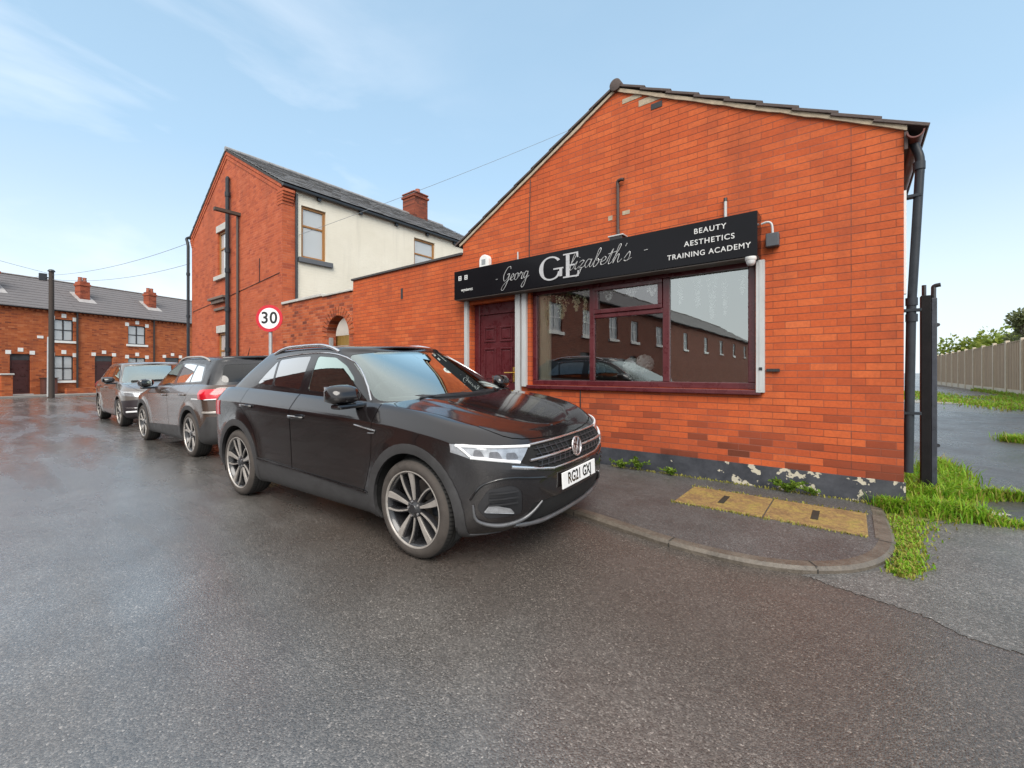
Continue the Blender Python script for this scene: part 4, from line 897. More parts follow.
# ================================================================== UTILITY POLE AND WIRES
PX, PY = -30.95, 2.60
pole = thing('utility_pole', 'dark wooden utility pole standing in front of the far brick row', 'utility pole', (PX, PY, 0))
m = MB(); m.tube([(0, 0, 0), (0, 0, 6.25)], [.115, .095], 12); m.build('pole', pm('creosoted_wood', (.045, .033, .027), .8, var=.35, scale=4, stretch=(6, 6, .4), bump=.3), pole, world=False, smooth=40)
m = MB(); m.lathe([(.001, 6.34), (.09, 6.32), (.14, 6.25), (.14, 6.22)], 'z', 12); m.build('cap', M_DARKMETAL, pole, world=False, smooth=50)
m = MB(); m.box(-.16, -.02, -.42, -.14, 5.75, 6.1); m.tube([(0, -.1, 5.9), (0, -.2, 5.9)], .04, 8); m.build('junction_box', M_DARKMETAL, pole, world=False, bevel=.04)
m = MB(); m.tube([(.03, -.13, .07), (.03, -.12, 3.0)], .03, 8); m.build('cable_cover', M_GREYWHITE, pole, world=False)
def wire(a, b, sag, label, r=.008, g='overhead wires'):
    pts = []
    for i in range(21):
        t = i/20; p = Vector(a).lerp(Vector(b), t); p.z -= sag*4*t*(1-t); pts.append(p)
    m = MB(); m.tube(pts, r, 5); o = m.build('overhead_wire', pm('wire_grey', (.16, .17, .18), .6)); tag(o, label, 'wire', g)
wire((PX, PY, 6.05), (-19.75, YW-.05, 6.2), .25, 'upper overhead wire from the pole to the tall house')
wire((PX, PY, 5.85), (-19.75, YW-.05, 5.4), .3, 'lower overhead wire from the pole to the tall house')
wire((PX, PY, 6.1), (-19, -9.5, 8.2), .5, 'overhead wire rising from the pole to the left picture edge')
wire((PX, PY, 6.1), tuple(TM @ Vector((-2, -.1, 5.2))), .1, 'short overhead wire from the pole to the far row')
wire((-12.12, 5.75, 5.1), (-6.2, 15.5, 11.4), .12, 'long overhead wire crossing the sky above the yard wall', .006)

# ================================================================== SPEED LIMIT SIGN
sp = thing('speed_limit_sign', 'round white speed limit sign with red ring on grey post', 'road sign', (-10.23, 4.20, KH))
SPZ = 2.48-KH
m = MB(); m.tube([(0, .05, 0), (0, .05, SPZ+.2)], .038, 12); m.build('post', pm('galvanised_post', (.42, .44, .45), .45, metal=.3, var=.12), sp, world=False, smooth=40)
def disc(r, y0, y1): m = MB(); m.lathe([(.0005, y0), (r, y0), (r, y1), (.0005, y1)], 'y', 48, (0, 0, SPZ)); return m
srt = bpy.data.objects.new('sign_plate', None); bpy.data.objects.remove(srt)
pl = disc(.30, -.006, .006).build('sign_plate', pm('sign_red', (.55, .02, .035), .35, var=.06), sp, world=False, smooth=40)
disc(.232, -.009, -.0062).build('white_face', pm('sign_white', (.78, .79, .80), .35, var=.05), pl, world=False, smooth=40)
b = text_mesh("30", .36, 'CENTER', .001, 1.10, .007); 
b.transform(Matrix.Translation((0, -.0105, SPZ)) @ Matrix.Rotation(radians(90), 4, 'X') @ Matrix.Diagonal((.98, 1, 1, 1))); link('numerals', b, pm('sign_black', (.015, .015, .016), .4), pl, world=False)
m = MB(); m.box(-.05, .05, .006, .09, SPZ+.12, SPZ+.15); m.box(-.05, .05, .006, .09, SPZ-.15, SPZ-.12); m.build('clamp', M_GREYWHITE, sp, world=False)
sp.rotation_euler = (0, 0, radians(-12))
# faces along the street towards the camera
sp.rotation_euler = (0, 0, radians(38))

# ================================================================== GATE POST, FENCE, PLANTS
gp = thing('gate_post', 'tall black steel gate post in grass by shop corner', 'gate post', (.60, 6.02, 0))
GB = pm('black_gate_steel', (.010, .010, .011), .5, var=.4, scale=8, bump=.15, spec=.15)
m = MB(); m.box(-.058, .018, -.05, .05, 0, 2.05); m.build('post', GB, gp, world=False, bevel=.006)
m = MB(); m.box(.020, .062, -.042, .045, .06, 2.02); m.build('hinge_plate', pm('worn_blue_black_steel', (.035, .042, .055), .35, var=.6, scale=14), gp, world=False, bevel=.005)
m = MB(); m.tube([(-.03, 0, 2.05), (-.03, 0, 2.16)], .018, 8); m.tube(catmull([(.04, 0, 2.02), (.04, 0, 2.10), (.045, 0, 2.14), (.09, -.01, 2.15)], 5), .020, 8)
for z in (1.75, .55): m.tube([(.066, -.04, z), (.066, .04, z)], .018, 8)
m.build('hinge_pin', M_DARKMETAL, gp, world=False, smooth=40)
FX = 4.74
fence = thing('timber_fence', 'long grey timber fence with concrete posts and gravel boards along alley', 'fence', (FX, 22, .4))
WOODG = pm('weathered_boards', (.39, .295, .205), .85, var=.3, scale=3, stretch=(3, 9, .25), bump=.3); CONCP = pm('pale_concrete_post', (.52, .45, .35), .8, var=.18, scale=5, bump=.3)
rf = random.Random(5); y = 11.5; k = 0
while y < 50:
    m = MB(); m.box(FX-.06, FX+.06, y-.06, y+.06, .3, 2.50); m.build('concrete_post', CONCP, fence, bevel=.01)
    m = MB(); yy = y+.062; n = 17; bw_ = (1.83-.004)/n
    for j in range(n): m.box(FX-.014+(.012 if j % 2 else 0), FX+.006+(.012 if j % 2 else 0), yy+j*bw_, yy+(j+1)*bw_+.01, .62, 2.38+rf.uniform(-.015, .01))
    m.box(FX-.02, FX+.03, yy, yy+1.82, 2.395, 2.43); m.build('panel', WOODG, fence)
    m = MB(); m.box(FX-.025, FX+.025, yy, yy+1.826, .38, .615); m.build('gravel_board', CONCP, fence)
    y += 1.95; k += 1

LEAFM = {}
def leaf_mat(name, a, b_, tr=.35):
    if name in LEAFM: return LEAFM[name]
    m, nt, b = new_mat(name); oi = N(nt, 'ShaderNodeNewGeometry'); t = N(nt, 'ShaderNodeTexCoord')
    c = mixc(nt, ramp(nt, oi.outputs['Random Per Island'], [(0., 0.), (1., 1.)]), a, b_); c = mixc(nt, mth(nt, 'MULTIPLY', noise_tex(nt, t.outputs['Object'], 2.5, 3), .5), c, tuple(x*.6 for x in a))
    L(nt, c, b.inputs['Base Color']); setp(b, rough=.5, spec=.3)
    tl = N(nt, 'ShaderNodeBsdfTranslucent'); L(nt, c, tl.inputs[0]); mx = N(nt, 'ShaderNodeMixShader'); mx.inputs[0].default_value = tr; L(nt, b.outputs[0], mx.inputs[1]); L(nt, tl.outputs[0], mx.inputs[2]); L(nt, mx.outputs[0], nt.nodes['Material Output'].inputs[0])
    LEAFM[name] = m; return m
def leaf(m, p, d, s, r_):
    d = d.normalized(); sd_ = d.cross(Vector((r_.uniform(-1, 1), r_.uniform(-1, 1), r_.uniform(-.3, 1)))).normalized(); up = d.cross(sd_)
    a = p; c = p+d*s; q1 = p+d*s*.5+sd_*s*.3+up*s*.08; q2 = p+d*s*.5-sd_*s*.3+up*s*.08; mid = p+d*s*.5
    v = m._v([a, q1, c, q2, mid]); m.bm.faces.new((v[0], v[1], v[4])); m.bm.faces.new((v[1], v[2], v[4])); m.bm.faces.new((v[2], v[3], v[4])); m.bm.faces.new((v[3], v[0], v[4]))
def tree(label, base, height, crown_r, crown_h, seed, la, lb, n=2600, ls=.16, group=None, name='broadleaf_tree'):
    t_ = thing(name, label, 'tree', base, group=group); r_ = random.Random(seed); tk = MB(); cr = MB(); ch0 = height-crown_h
    tk.tube([(0, 0, 0), (.05, 0, ch0*.6), (.0, .05, height*.75)], [.14*height/5, .10*height/5, .03], 9)
    blobs = []
    for k in range(22):
        a = r_.uniform(0, 6.28); u = r_.uniform(.05, 1); rad = crown_r*sqrt(r_.random())*(1-.55*u*u); p = Vector((rad*cos(a), rad*sin(a), ch0+crown_h*u)); s = r_.uniform(.22, .42)*crown_r
        blobs.append((p, s)); st_ = Vector((0, 0, ch0*.55+crown_h*u*.45)); tk.tube(catmull([st_, st_.lerp(p, .5)+Vector((0, 0, -.1)), p], 4), [.035*height/5]*4+[.02]*4+[.008], 5)
    for k in range(n):
        p, s = blobs[r_.randrange(len(blobs))]; d = Vector((r_.gauss(0, 1), r_.gauss(0, 1), r_.gauss(0, .8))).normalized(); q = p+d*s*(r_.random()**.45); leaf(cr, q, d+Vector((r_.uniform(-.6, .6), r_.uniform(-.6, .6), r_.uniform(-.5, .5))), ls*r_.uniform(.6, 1.3), r_)
    tk.build('trunk', pm('bark', (.10, .08, .06), .9, var=.3, scale=9, bump=.4), t_, world=False, smooth=50); cr.build('crown', leaf_mat('leaf_'+name+str(round(la[1], 3)), la, lb), t_, world=False)
    return t_
YG = ((.15, .22, .03), (.30, .34, .06)); PG = ((.13, .16, .07), (.24, .27, .13)); DG = ((.05, .09, .02), (.11, .16, .03))
tree('taller grey green tree rising above the fence at right picture edge', (6.0, 28.6, .4), 3.45, .75, 2.0, 3, *PG, n=2600, ls=.17)
GT = 'bushy trees beyond the fence'
for i, (x, y, h, r, lab) in enumerate(((7.8, 52, 3.5, 2.6, 'bright green bushy tree at far left end of the fence'), (9.0, 46, 3.4, 2.4, 'rounded yellow green tree beyond the fence left of middle'), (7.4, 38.5, 2.9, 1.8, 'low green tree beyond middle of the fence'), (8.2, 35.0, 2.5, 1.6, 'small dark green tree beyond fence nearest the tall grey green one'))):
    tree(lab, (x, y, .4), h, r, h*.75, 11+i, *(YG if i < 2 else DG if i == 3 else YG), n=2200, ls=.30, group=GT)

def blades(m, x, y, z, h, r_, lean=None, wd=.006):
    a = r_.uniform(0, 6.28); l = r_.uniform(.25, .85)*h; dx, dy = cos(a)*l, sin(a)*l
    if lean: dx += lean[0]*h; dy += lean[1]*h
    n = Vector((-sin(a), cos(a), 0))*wd; p0 = Vector((x, y, z)); p1 = p0+Vector((dx*.35, dy*.35, h*.62)); p2 = p0+Vector((dx, dy, h*r_.uniform(.6, .98)))
    v = m._v([p0-n, p0+n, p1+n*.8, p1-n*.8, p2]); m.bm.faces.new((v[0], v[1], v[2], v[3])); m.bm.faces.new((v[3], v[2], v[4]))
GRASS_A = leaf_mat('fresh_grass', (.15, .36, .02), (.40, .58, .045), .45); GRASS_B = leaf_mat('yellowing_grass', (.24, .25, .04), (.42, .37, .09), .35)
r_ = random.Random(8); ga = MB(); gb_ = MB()
def patch(poly_fn, n, hmin, hmax, mix=.15, lean=None, wd=.006):
    for k in range(n):
        x, y, e = poly_fn(); h = r_.uniform(hmin, hmax)*(1-.5*e); blades(gb_ if r_.random() < mix+.35*e else ga, x, y, zg(x, y), h, r_, lean, wd)
def along(pts, wmid):
    def f():
        i = r_.randrange(len(pts)-1); t = r_.random(); x = pts[i][0]+(pts[i+1][0]-pts[i][0])*t; y = pts[i][1]+(pts[i+1][1]-pts[i][1])*t; u = r_.gauss(0, .45)
        w0 = pts[i][2]+(pts[i+1][2]-pts[i][2])*t; dx, dy = pts[i+1][0]-pts[i][0], pts[i+1][1]-pts[i][1]; l = hypot(dx, dy); x += r_.gauss(0, .5*w0+.02); y += r_.gauss(0, .25*w0+.01); return x-dy/l*u*w0, y+dx/l*u*w0, min(1, abs(u))
    return f
patch(along([(.24, 3.62, .02), (.29, 3.85, .04), (.32, 4.3, .05), (.34, 4.7, .08), (.36, 5.1, .14)], 0), 2600, .015, .06, .45)
patch(along([(.24, 5.22, .05), (.40, 5.30, .16), (.62, 5.42, .18), (.85, 5.42, .13)], 0), 3600, .06, .21, .16)
patch(along([(.8, 5.42, .14), (1.15, 5.38, .07), (1.6, 5.36, .06), (2.4, 5.40, .08), (3.6, 5.5, .12)], 0), 2600, .025, .085, .28)
patch(along([(.55, 5.75, .12), (.74, 6.15, .16), (.80, 6.9, .16), (.86, 7.5, .10)], 0), 3600, .08, .28, .12)
patch(along([(.80, 6.2, .12), (1.02, 6.33, .09), (1.20, 6.38, .04), (1.45, 6.40, .015)], 0), 1300, .06, .18, .2)
patch(along([(.46, 5.5, .06), (.46, 7.5, .08), (.5, 10, .1)], 0), 1600, .1, .30, .1)
patch(along([(1.98, 10.2, .06), (2.2, 10.4, .25), (2.8, 10.6, .5), (3.8, 10.4, .6)], 0), 3600, .05, .18, .15)
for args in (([(4.62, 12, .10), (4.62, 30, .15)], 3000, .06, .22), ([(3.3, 15.2, .5), (2.2, 19.5, .7), (1.9, 26, .8)], 3800, .05, .16), ([(4.0, 15.0, .5), (3.9, 22, .5)], 2600, .05, .16)): patch(along(args[0], 0), args[1], args[2], args[3], .3, None, .012)
tag(ga.build('grass', GRASS_A), kind='stuff'); tag(gb_.build('dry_grass', GRASS_B), kind='stuff')
# short moss and litter under the grass line
m = MB(); 
MOSSM = pm('moss_soil', (.13, .14, .035), .9, var=.5, scale=9, bump=.5)
flat_poly('moss_verge', [(.24, 3.75), (.27, 3.80), (.31, 4.2), (.36, 4.9), (.7, 5.32), (1.6, 5.38), (3.6, 5.40), (3.6, 5.52), (1.5, 5.47), (.95, 5.55), (.75, 6.0), (.42, 6.0), (.26, 5.3), (.262, 4.4)], .0125, MOSSM)
flat_poly('pale_grit', blob(.93, 5.66, .16, .08, .2, seed=2), .0165, pm('pale_grit', (.36, .34, .32), .8, var=.3, scale=30, bump=.5))
# weeds along the foot of the shop wall
WEED = leaf_mat('weed_leaf', (.10, .20, .02), (.26, .36, .05), .35)
def weed(x, y, hh, rad, n, label, seed):
    t_ = thing('weed', label, 'plant', (x, y, KH), group='weeds along the foot of the shop wall'); q = random.Random(seed); m = MB(); s = MB()
    for k in range(max(5, n//9)):
        a = q.uniform(0, 6.28); tip = Vector((cos(a)*rad*q.uniform(.3, 1), -abs(sin(a))*rad*.55*q.uniform(.2, 1), hh*q.uniform(.5, 1))); pts = catmull([(0, 0, 0), tip*.5+Vector((0, 0, hh*.2)), tip], 4); s.tube(pts, .003, 4)
        for j in range(9):
            p = pts[min(len(pts)-1, 2+j % (len(pts)-2))]; leaf(m, p, Vector((q.uniform(-1, 1), q.uniform(-1, .3), q.uniform(-.1, .8))), q.uniform(.03, .055), q)
    m.build('leaves', WEED, t_, world=False); s.build('stems', WEED, t_, world=False)
weed(-2.34, YW-.10, .12, .17, 90, 'leafy weed at wall foot in front of the black car', 1); weed(-2.12, YW-.08, .17, .15, 110, 'taller bushy weed at wall foot just beyond the car bonnet', 2)
weed(-1.70, YW-.09, .09, .18, 80, 'low straggly weed at wall foot below the window', 3); weed(-.52, YW-.08, .13, .20, 170, 'broad leafy weed at wall foot behind the yellowed slabs', 4); weed(-.30, YW-.06, .08, .14, 60, 'small weed at wall foot right of the broad one', 5)
# two moss-yellowed cover slabs set in the footway
def slab(label, xs0, xs1, grp='yellowed slabs set in the footway'):
    c0 = ((xs0+xs1)/2, 4.52); t_ = thing('access_cover', label, 'cover slab', (c0[0], c0[1], KH), group=grp); m = MB(); hw = (xs1-xs0)/2-.006
    m.box(-hw, hw, -.33, .33, -.02, .010)
    m.build('slab', slabm, t_, world=False, bevel=.005); m = MB(); m.box(-.026, .026, -.14, .14, .0102, .013); m.build('lifting_slot', pm('slot_black', (.02, .018, .012), .7), t_, world=False)
def slab_mat():
    m, nt, b = new_mat('moss_yellow_slab'); t = N(nt, 'ShaderNodeTexCoord'); v = t.outputs['Object']
    a = noise_tex(nt, v, 6, 8, .8, .4); c = noise_tex(nt, v, 45, 4, .75)
    col = ramp(nt, a, [(.34, (.13, .075, .035)), (.46, (.25, .155, .06)), (.56, (.31, .22, .06)), (.66, (.22, .20, .04))]); col = mixc(nt, mth(nt, 'MULTIPLY', ramp(nt, c, [(.42, 0.), (.62, 1.)]), .75), col, (.12, .075, .035))
    L(nt, col, b.inputs['Base Color']); setp(b, rough=.7); bp = N(nt, 'ShaderNodeBump', inp={'Strength': .5, 'Distance': .004}); L(nt, c, bp.inputs['Height']); L(nt, bp.outputs[0], b.inputs['Normal']); return m
slabm = slab_mat()
slab('yellowed slab nearer the parked black car', -1.34, -.60); slab('yellowed slab nearer the shop corner and grass', -.60, .10)
m = MB()
for k in range(900):
    e = r_.random(); 
    if e < .45: x, y = r_.uniform(-1.36, .12), r_.choice((4.17, 4.87))+r_.gauss(0, .012)
    else: x, y = r_.uniform(-2.5, .1), YW-.03-abs(r_.gauss(0, .03))
    blades(m, x, y, KH, r_.uniform(.01, .035), r_, None, .005)
tag(m.build('moss_tufts', GRASS_B), kind='stuff')
tag((lambda q: (q.box(.135, .16, 4.2, 4.85, KH-.02, KH+.006), q.build('edging_strip', M_KERB))[1])(MB()), kind='structure')

# ================================================================== CARS
def pchip(xs, ys):
    n = len(xs); h = [xs[i+1]-xs[i] for i in range(n-1)]; d = [(ys[i+1]-ys[i])/h[i] for i in range(n-1)]; m_ = [0]*n
    m_[0], m_[-1] = d[0], d[-1]
    for i in range(1, n-1):
        if d[i-1]*d[i] > 0: w1, w2 = 2*h[i]+h[i-1], h[i]+2*h[i-1]; m_[i] = (w1+w2)/(w1/d[i-1]+w2/d[i])
    def f(x):
        if x <= xs[0]: return ys[0]+m_[0]*(x-xs[0])*0
        if x >= xs[-1]: return ys[-1]
        i = 0
        while x > xs[i+1]: i += 1
        t = (x-xs[i])/h[i]; t2, t3 = t*t, t*t*t
        return (2*t3-3*t2+1)*ys[i]+(t3-2*t2+t)*h[i]*m_[i]+(-2*t3+3*t2)*ys[i+1]+(t3-t2)*h[i]*m_[i+1]
    return f
def sgn_pow(v, p): return (abs(v)**p)*(1 if v >= 0 else -1)
def half_plan(xf, af, nf, xr, ar, nr, w, taper, NF, NS, NR):
    """half outline from front centre round the side to rear centre; x forward"""
    out = []
    for k in range(NF):
        a = pi/2*(k/NF)**1.0; out.append((xf-af+af*cos(a)**(2/nf), w*sin(a)**(2/nf)))
    for k in range(NS): t = k/NS; out.append(((xf-af)+(xr+ar-xf+af)*t, w))
    for k in range(NR+1):
        a = pi/2*k/NR; out.append((xr+ar-ar*sin(a)**(2/nr), w*max(0, cos(a))**(2/nr)))
    return [(x, y*taper(x)) for x, y in out]
NF, NS, NR = 30, 74, 22
def densify(ctrl, sub):
    """control rows -> many rows, linear where flagged crisp and smooth elsewhere"""
    ks = list(range(len(ctrl))); cols = list(zip(*ctrl)); fs = [pchip(ks, c) for c in cols]; out = []
    for i in range(len(ctrl)-1):
        for j in range(sub): out.append([f(i+j/sub) for f in fs])
    out.append(list(ctrl[-1])); return out
def car_shells(P):
    zt = pchip(*P['ztop']); zl = pchip(*P['zlow']); tap = pchip(*P['taper']); hood = pchip(*P['crown'])
    rows = densify(P['levels'], 4); cage = []
    tr = P['levels'][-1]; topl = half_plan(tr[1], P['af'], P['nf'], tr[2], P['ar'], P['nr'], tr[3], tap, NF, NS, NR)
    axl = P['axles']; ra = P['arch_r']
    for fz, xf, xr, w in rows:
        pl = half_plan(xf, P['af'], P['nf'], xr, P['ar'], P['nr'], w, tap, NF, NS, NR); row = []
        for (x, y), (tx, ty) in zip(pl, topl):
            z = zl(tx)+fz*(zt(tx)-zl(tx))
            if y > .6:
                for ax in axl:
                    d = hypot(x-ax, z-P['wheel_r']); 
                    if z < P['wheel_r']+.75: y += P.get('flare', .022)*math.exp(-((d-ra-.03)/.075)**2)
            row.append(Vector((x, y, z)))
        cage.append(row)
    bm = bmesh.new(); n = len(cage[0])
    grid = [[bm.verts.new(p) for p in r] for r in cage]; gridm = [[bm.verts.new((p.x, -p.y, p.z)) for p in r] for r in cage]
    for j in range(len(grid)-1):
        for i in range(n-1):
            bm.faces.new((grid[j][i], grid[j+1][i], grid[j+1][i+1], grid[j][i+1])); bm.faces.new((gridm[j][i], gridm[j][i+1], gridm[j+1][i+1], gridm[j+1][i]))
    # bonnet cap
    M_ = 30; prev = None; hb_ = P.get('bonnet_crease', .55)
    for i in range(n):
        a = cage[-1][i]
        if a.x < P['cowl']: break
        row = [grid[-1][i]]
        for k in range(1, M_):
            s = 1-2*k/M_; c = hood(a.x); e = max(0, min(1, (1-abs(s))/.42)); e = e*e*(3-2*e)
            z = a.z+c*(.55*e+.45*(1-s*s))
            q = abs(abs(s)-hb_); z += .010*max(0, 1-q/.06)*min(1, c/.03)
            row.append(bm.verts.new((a.x-.02*(1-s*s)*0, a.y*s, z)))
        row.append(gridm[-1][i])
        if prev and len(prev) == len(row):
            for k in range(M_): bm.faces.new((prev[k], row[k], row[k+1], prev[k+1]))
        prev = row
    bmesh.ops.remove_doubles(bm, verts=bm.verts, dist=.0004); bmesh.ops.recalc_face_normals(bm, faces=bm.faces)
    # make sure the shell faces outward
    s = sum((f.normal.y*(1 if f.calc_center_median().y > 0 else -1)) for f in bm.faces)
    if s < 0: bmesh.ops.reverse_faces(bm, faces=bm.faces)
    # cabin
    G = P['cabin']; zr = pchip(*G['zroof']); gt = lambda x: 1.0
    base = half_plan(G['xf0'], G['af0'], G['nf'], G['xr0'], G['ar0'], G['nr'], G['w0'], gt, 26, 60, 20); top = half_plan(G['xf1'], G['af1'], G['nf'], G['xr1'], G['ar1'], G['nr'], G['w1'], pchip(*G['taper']), 26, 60, 20)
    b2 = bmesh.new(); lv = [i/26 for i in range(27)]; rows = []
    for t in lv:
        r = []
        for (x0, y0), (x1, y1) in zip(base, top):
            z0 = zt(x0)-.03; z1 = zr(x1); bow = G.get('bow', .025)*sin(pi*t)
            p = Vector((x0+(x1-x0)*t, y0+(y1-y0)*t, z0+(z1-z0)*t)); fx = (p.x-(G['xf0']+G['xr0'])/2)
            p.y += bow*min(1, y0/.3); 
            if y0 < .70: p.x += G.get('bowx', .035)*sin(pi*t)*(1 if x0 > 0 else -1)*(1-y0/.72)**.5
            r.append(p)
        rows.append(r)
    last = rows[-1]; prevr = last
    # rounded shoulder into the roof, then chords across
    for q, (dy, dz) in enumerate(((.018, .016), (.045, .027), (.085, .034))):
        r = []
        for p in last:
            k = min(1, p.y/.25); ex = (1 if p.x > 0 else -1)*(1-min(1, p.y/.5)); r.append(Vector((p.x-dy*ex*1.3, max(0, p.y-dy*k), p.z+dz)))
        rows.append(r)
    m = len(rows[0]); g1 = [[b2.verts.new(p) for p in r] for r in rows]; g2 = [[b2.verts.new((p.x, -p.y, p.z)) for p in r] for r in rows]
    for j in range(len(g1)-1):
        for i in range(m-1): b2.faces.new((g1[j][i], g1[j+1][i], g1[j+1][i+1], g1[j][i+1])); b2.faces.new((g2[j][i], g2[j][i+1], g2[j+1][i+1], g2[j+1][i]))
    prev = None; K = 18
    for i in range(m):
        a = rows[-1][i]; row = [g1[-1][i]]
        for k in range(1, K): s = 1-2*k/K; row.append(b2.verts.new((a.x, a.y*s, a.z+G['crown']*(1-s*s)*min(1, a.y/.35))))
        row.append(g2[-1][i])
        if prev:
            for k in range(K):
                try: b2.faces.new((prev[k], row[k], row[k+1], prev[k+1]))
                except ValueError: pass
        prev = row
    bmesh.ops.remove_doubles(b2, verts=b2.verts, dist=.0004); bmesh.ops.recalc_face_normals(b2, faces=b2.faces)
    s = sum((f.normal.z) for f in b2.faces)
    if s < 0: bmesh.ops.reverse_faces(b2, faces=b2.faces)
    return bm, b2

AX = {'side': (0, 2, 1), 'front': (1, 2, 0), 'top': (0, 1, 2)}
def in_poly(x, y, poly):
    c = False; j = len(poly)-1
    for i in range(len(poly)):
        xi, yi = poly[i]; xj, yj = poly[j]
        if (yi > y) != (yj > y) and x < (xj-xi)*(y-yi)/(yj-yi)+xi: c = not c
        j = i
    return c
def poly_area(p): return .5*sum(p[i-1][0]*p[i][1]-p[i][0]*p[i-1][1] for i in range(len(p)))
def grow(poly, d):
    if poly_area(poly) < 0: poly = poly[::-1]
    out = []; n = len(poly)
    for i in range(n):
        a, b, c = poly[i-1], poly[i], poly[(i+1) % n]; e1 = Vector((b[0]-a[0], b[1]-a[1])).normalized(); e2 = Vector((c[0]-b[0], c[1]-b[1])).normalized()
        n1 = Vector((e1.y, -e1.x)); n2 = Vector((e2.y, -e2.x)); q = (n1+n2); q = q/max(.35, q.dot(q)/2) if q.length > 1e-6 else n1; out.append((b[0]+q.x*d, b[1]+q.y*d))
    return out
def rounded(poly, r, n=4):
    out = []; N_ = len(poly)
    for i in range(N_):
        a, b, c = (Vector((*poly[i-1], 0)), Vector((*poly[i], 0)), Vector((*poly[(i+1) % N_], 0))); rr_ = min(r, (a-b).length*.45, (c-b).length*.45)
        p = b+(a-b).normalized()*rr_; q = b+(c-b).normalized()*rr_
        for k in range(n+1): t = k/n; v = p*(1-t)**2+b*2*t*(1-t)+q*t*t; out.append((v.x, v.y))
    return out
def smooth_poly(pts, n=4): return [(p.x, p.y) for p in catmull([(x, y, 0) for x, y in pts], n, True)]
def cut(bm, poly, plane, face_ok, lay, rid, only=None):
    """score the outline into the shell along one axis and give the faces inside it the region id"""
    u, v, w_ = AX[plane]; n = len(poly)
    for i in range(n):
        a, b = poly[i], poly[(i+1) % n]; dx, dy = b[0]-a[0], b[1]-a[1]; l = hypot(dx, dy)
        if l < 1e-6: continue
        lo = (min(a[0], b[0])-.002, min(a[1], b[1])-.002); hi = (max(a[0], b[0])+.002, max(a[1], b[1])+.002); fs = []
        for f in bm.faces:
            if only is not None and f[lay] not in only: continue
            us = [q.co[u] for q in f.verts]
            if max(us) < lo[0] or min(us) > hi[0]: continue
            vs_ = [q.co[v] for q in f.verts]
            if max(vs_) < lo[1] or min(vs_) > hi[1]: continue
            if face_ok(f): fs.append(f)
        if not fs: continue
        geom = list({e for f in fs for e in f.edges})+fs+list({q for f in fs for q in f.verts}); co = [0, 0, 0]; no = [0, 0, 0]; co[u], co[v] = a; no[u], no[v] = dy/l, -dx/l
        bmesh.ops.bisect_plane(bm, geom=geom, dist=1e-5, plane_co=co, plane_no=no)
    for f in bm.faces:
        if only is not None and f[lay] not in only: continue
        if not face_ok(f): continue
        c = f.calc_center_median()
        if in_poly(c[u], c[v], poly): f[lay] = rid
def extract(bm, lay, ok, name, mat, parent, off=0., thick=.012, smooth=38, flat=False):
    """lift a region off the shell as a panel of its own, with real edges"""
    b = bmesh.new(); vm = {}
    bm.normal_update()
    vn = {}
    fs = [f for f in bm.faces if ok(f)]
    if not fs: b.free(); return None
    for f in fs:
        vs_ = []
        for q in f.verts:
            if q.index not in vm or True:
                k = q
                if k not in vn: vn[k] = b.verts.new(q.co+q.normal*off)
                vs_.append(vn[k])
        try: b.faces.new(vs_)
        except ValueError: pass
    if thick:
        nrm = {vn[k]: k.normal.copy() for k in vn}; ed = [e for e in b.edges if len(e.link_faces) == 1]; cp = {}
        for e in ed:
            for q in e.verts:
                if q not in cp: cp[q] = b.verts.new(q.co-nrm[q]*thick)
        for e in ed:
            f = e.link_faces[0]; l_ = [l for l in f.loops if l.edge == e][0]; a, c = l_.vert, l_.link_loop_next.vert
            try: b.faces.new((c, a, cp[a], cp[c]))
            except ValueError: pass
    return link(name, b, mat, parent, smooth, world=False)
class Surf:
    def __init__(self, *bms): self.t = [BVHTree.FromBMesh(b) for b in bms]
    def hit(self, o, d):
        best = None
        for t in self.t:
            h = t.ray_cast(Vector(o), Vector(d))
            if h[0] is not None and (best is None or h[3] < best[3]): best = h
        return best
    def side(self, x, z, s=-1, off=0.):
        h = self.hit((x, s*2, z), (0, -s, 0)); 
        if h is None: return Vector((x, s*.8, z))
        nn = h[1] if h[1].y*s > 0 else -h[1]; return h[0]+nn*off
    def front(self, y, z, s=1, off=0.):
        h = self.hit((s*4, y, z), (-s, 0, 0))
        if h is None: return Vector((s*1.9, y, z))
        nn = h[1] if h[1].x*s > 0 else -h[1]; return h[0]+nn*off
    def top(self, x, y, off=0.):
        h = self.hit((x, y, 3), (0, 0, -1)); 
        if h is None: return Vector((x, y, 1))
        nn = h[1] if h[1].z > 0 else -h[1]; return h[0]+nn*off

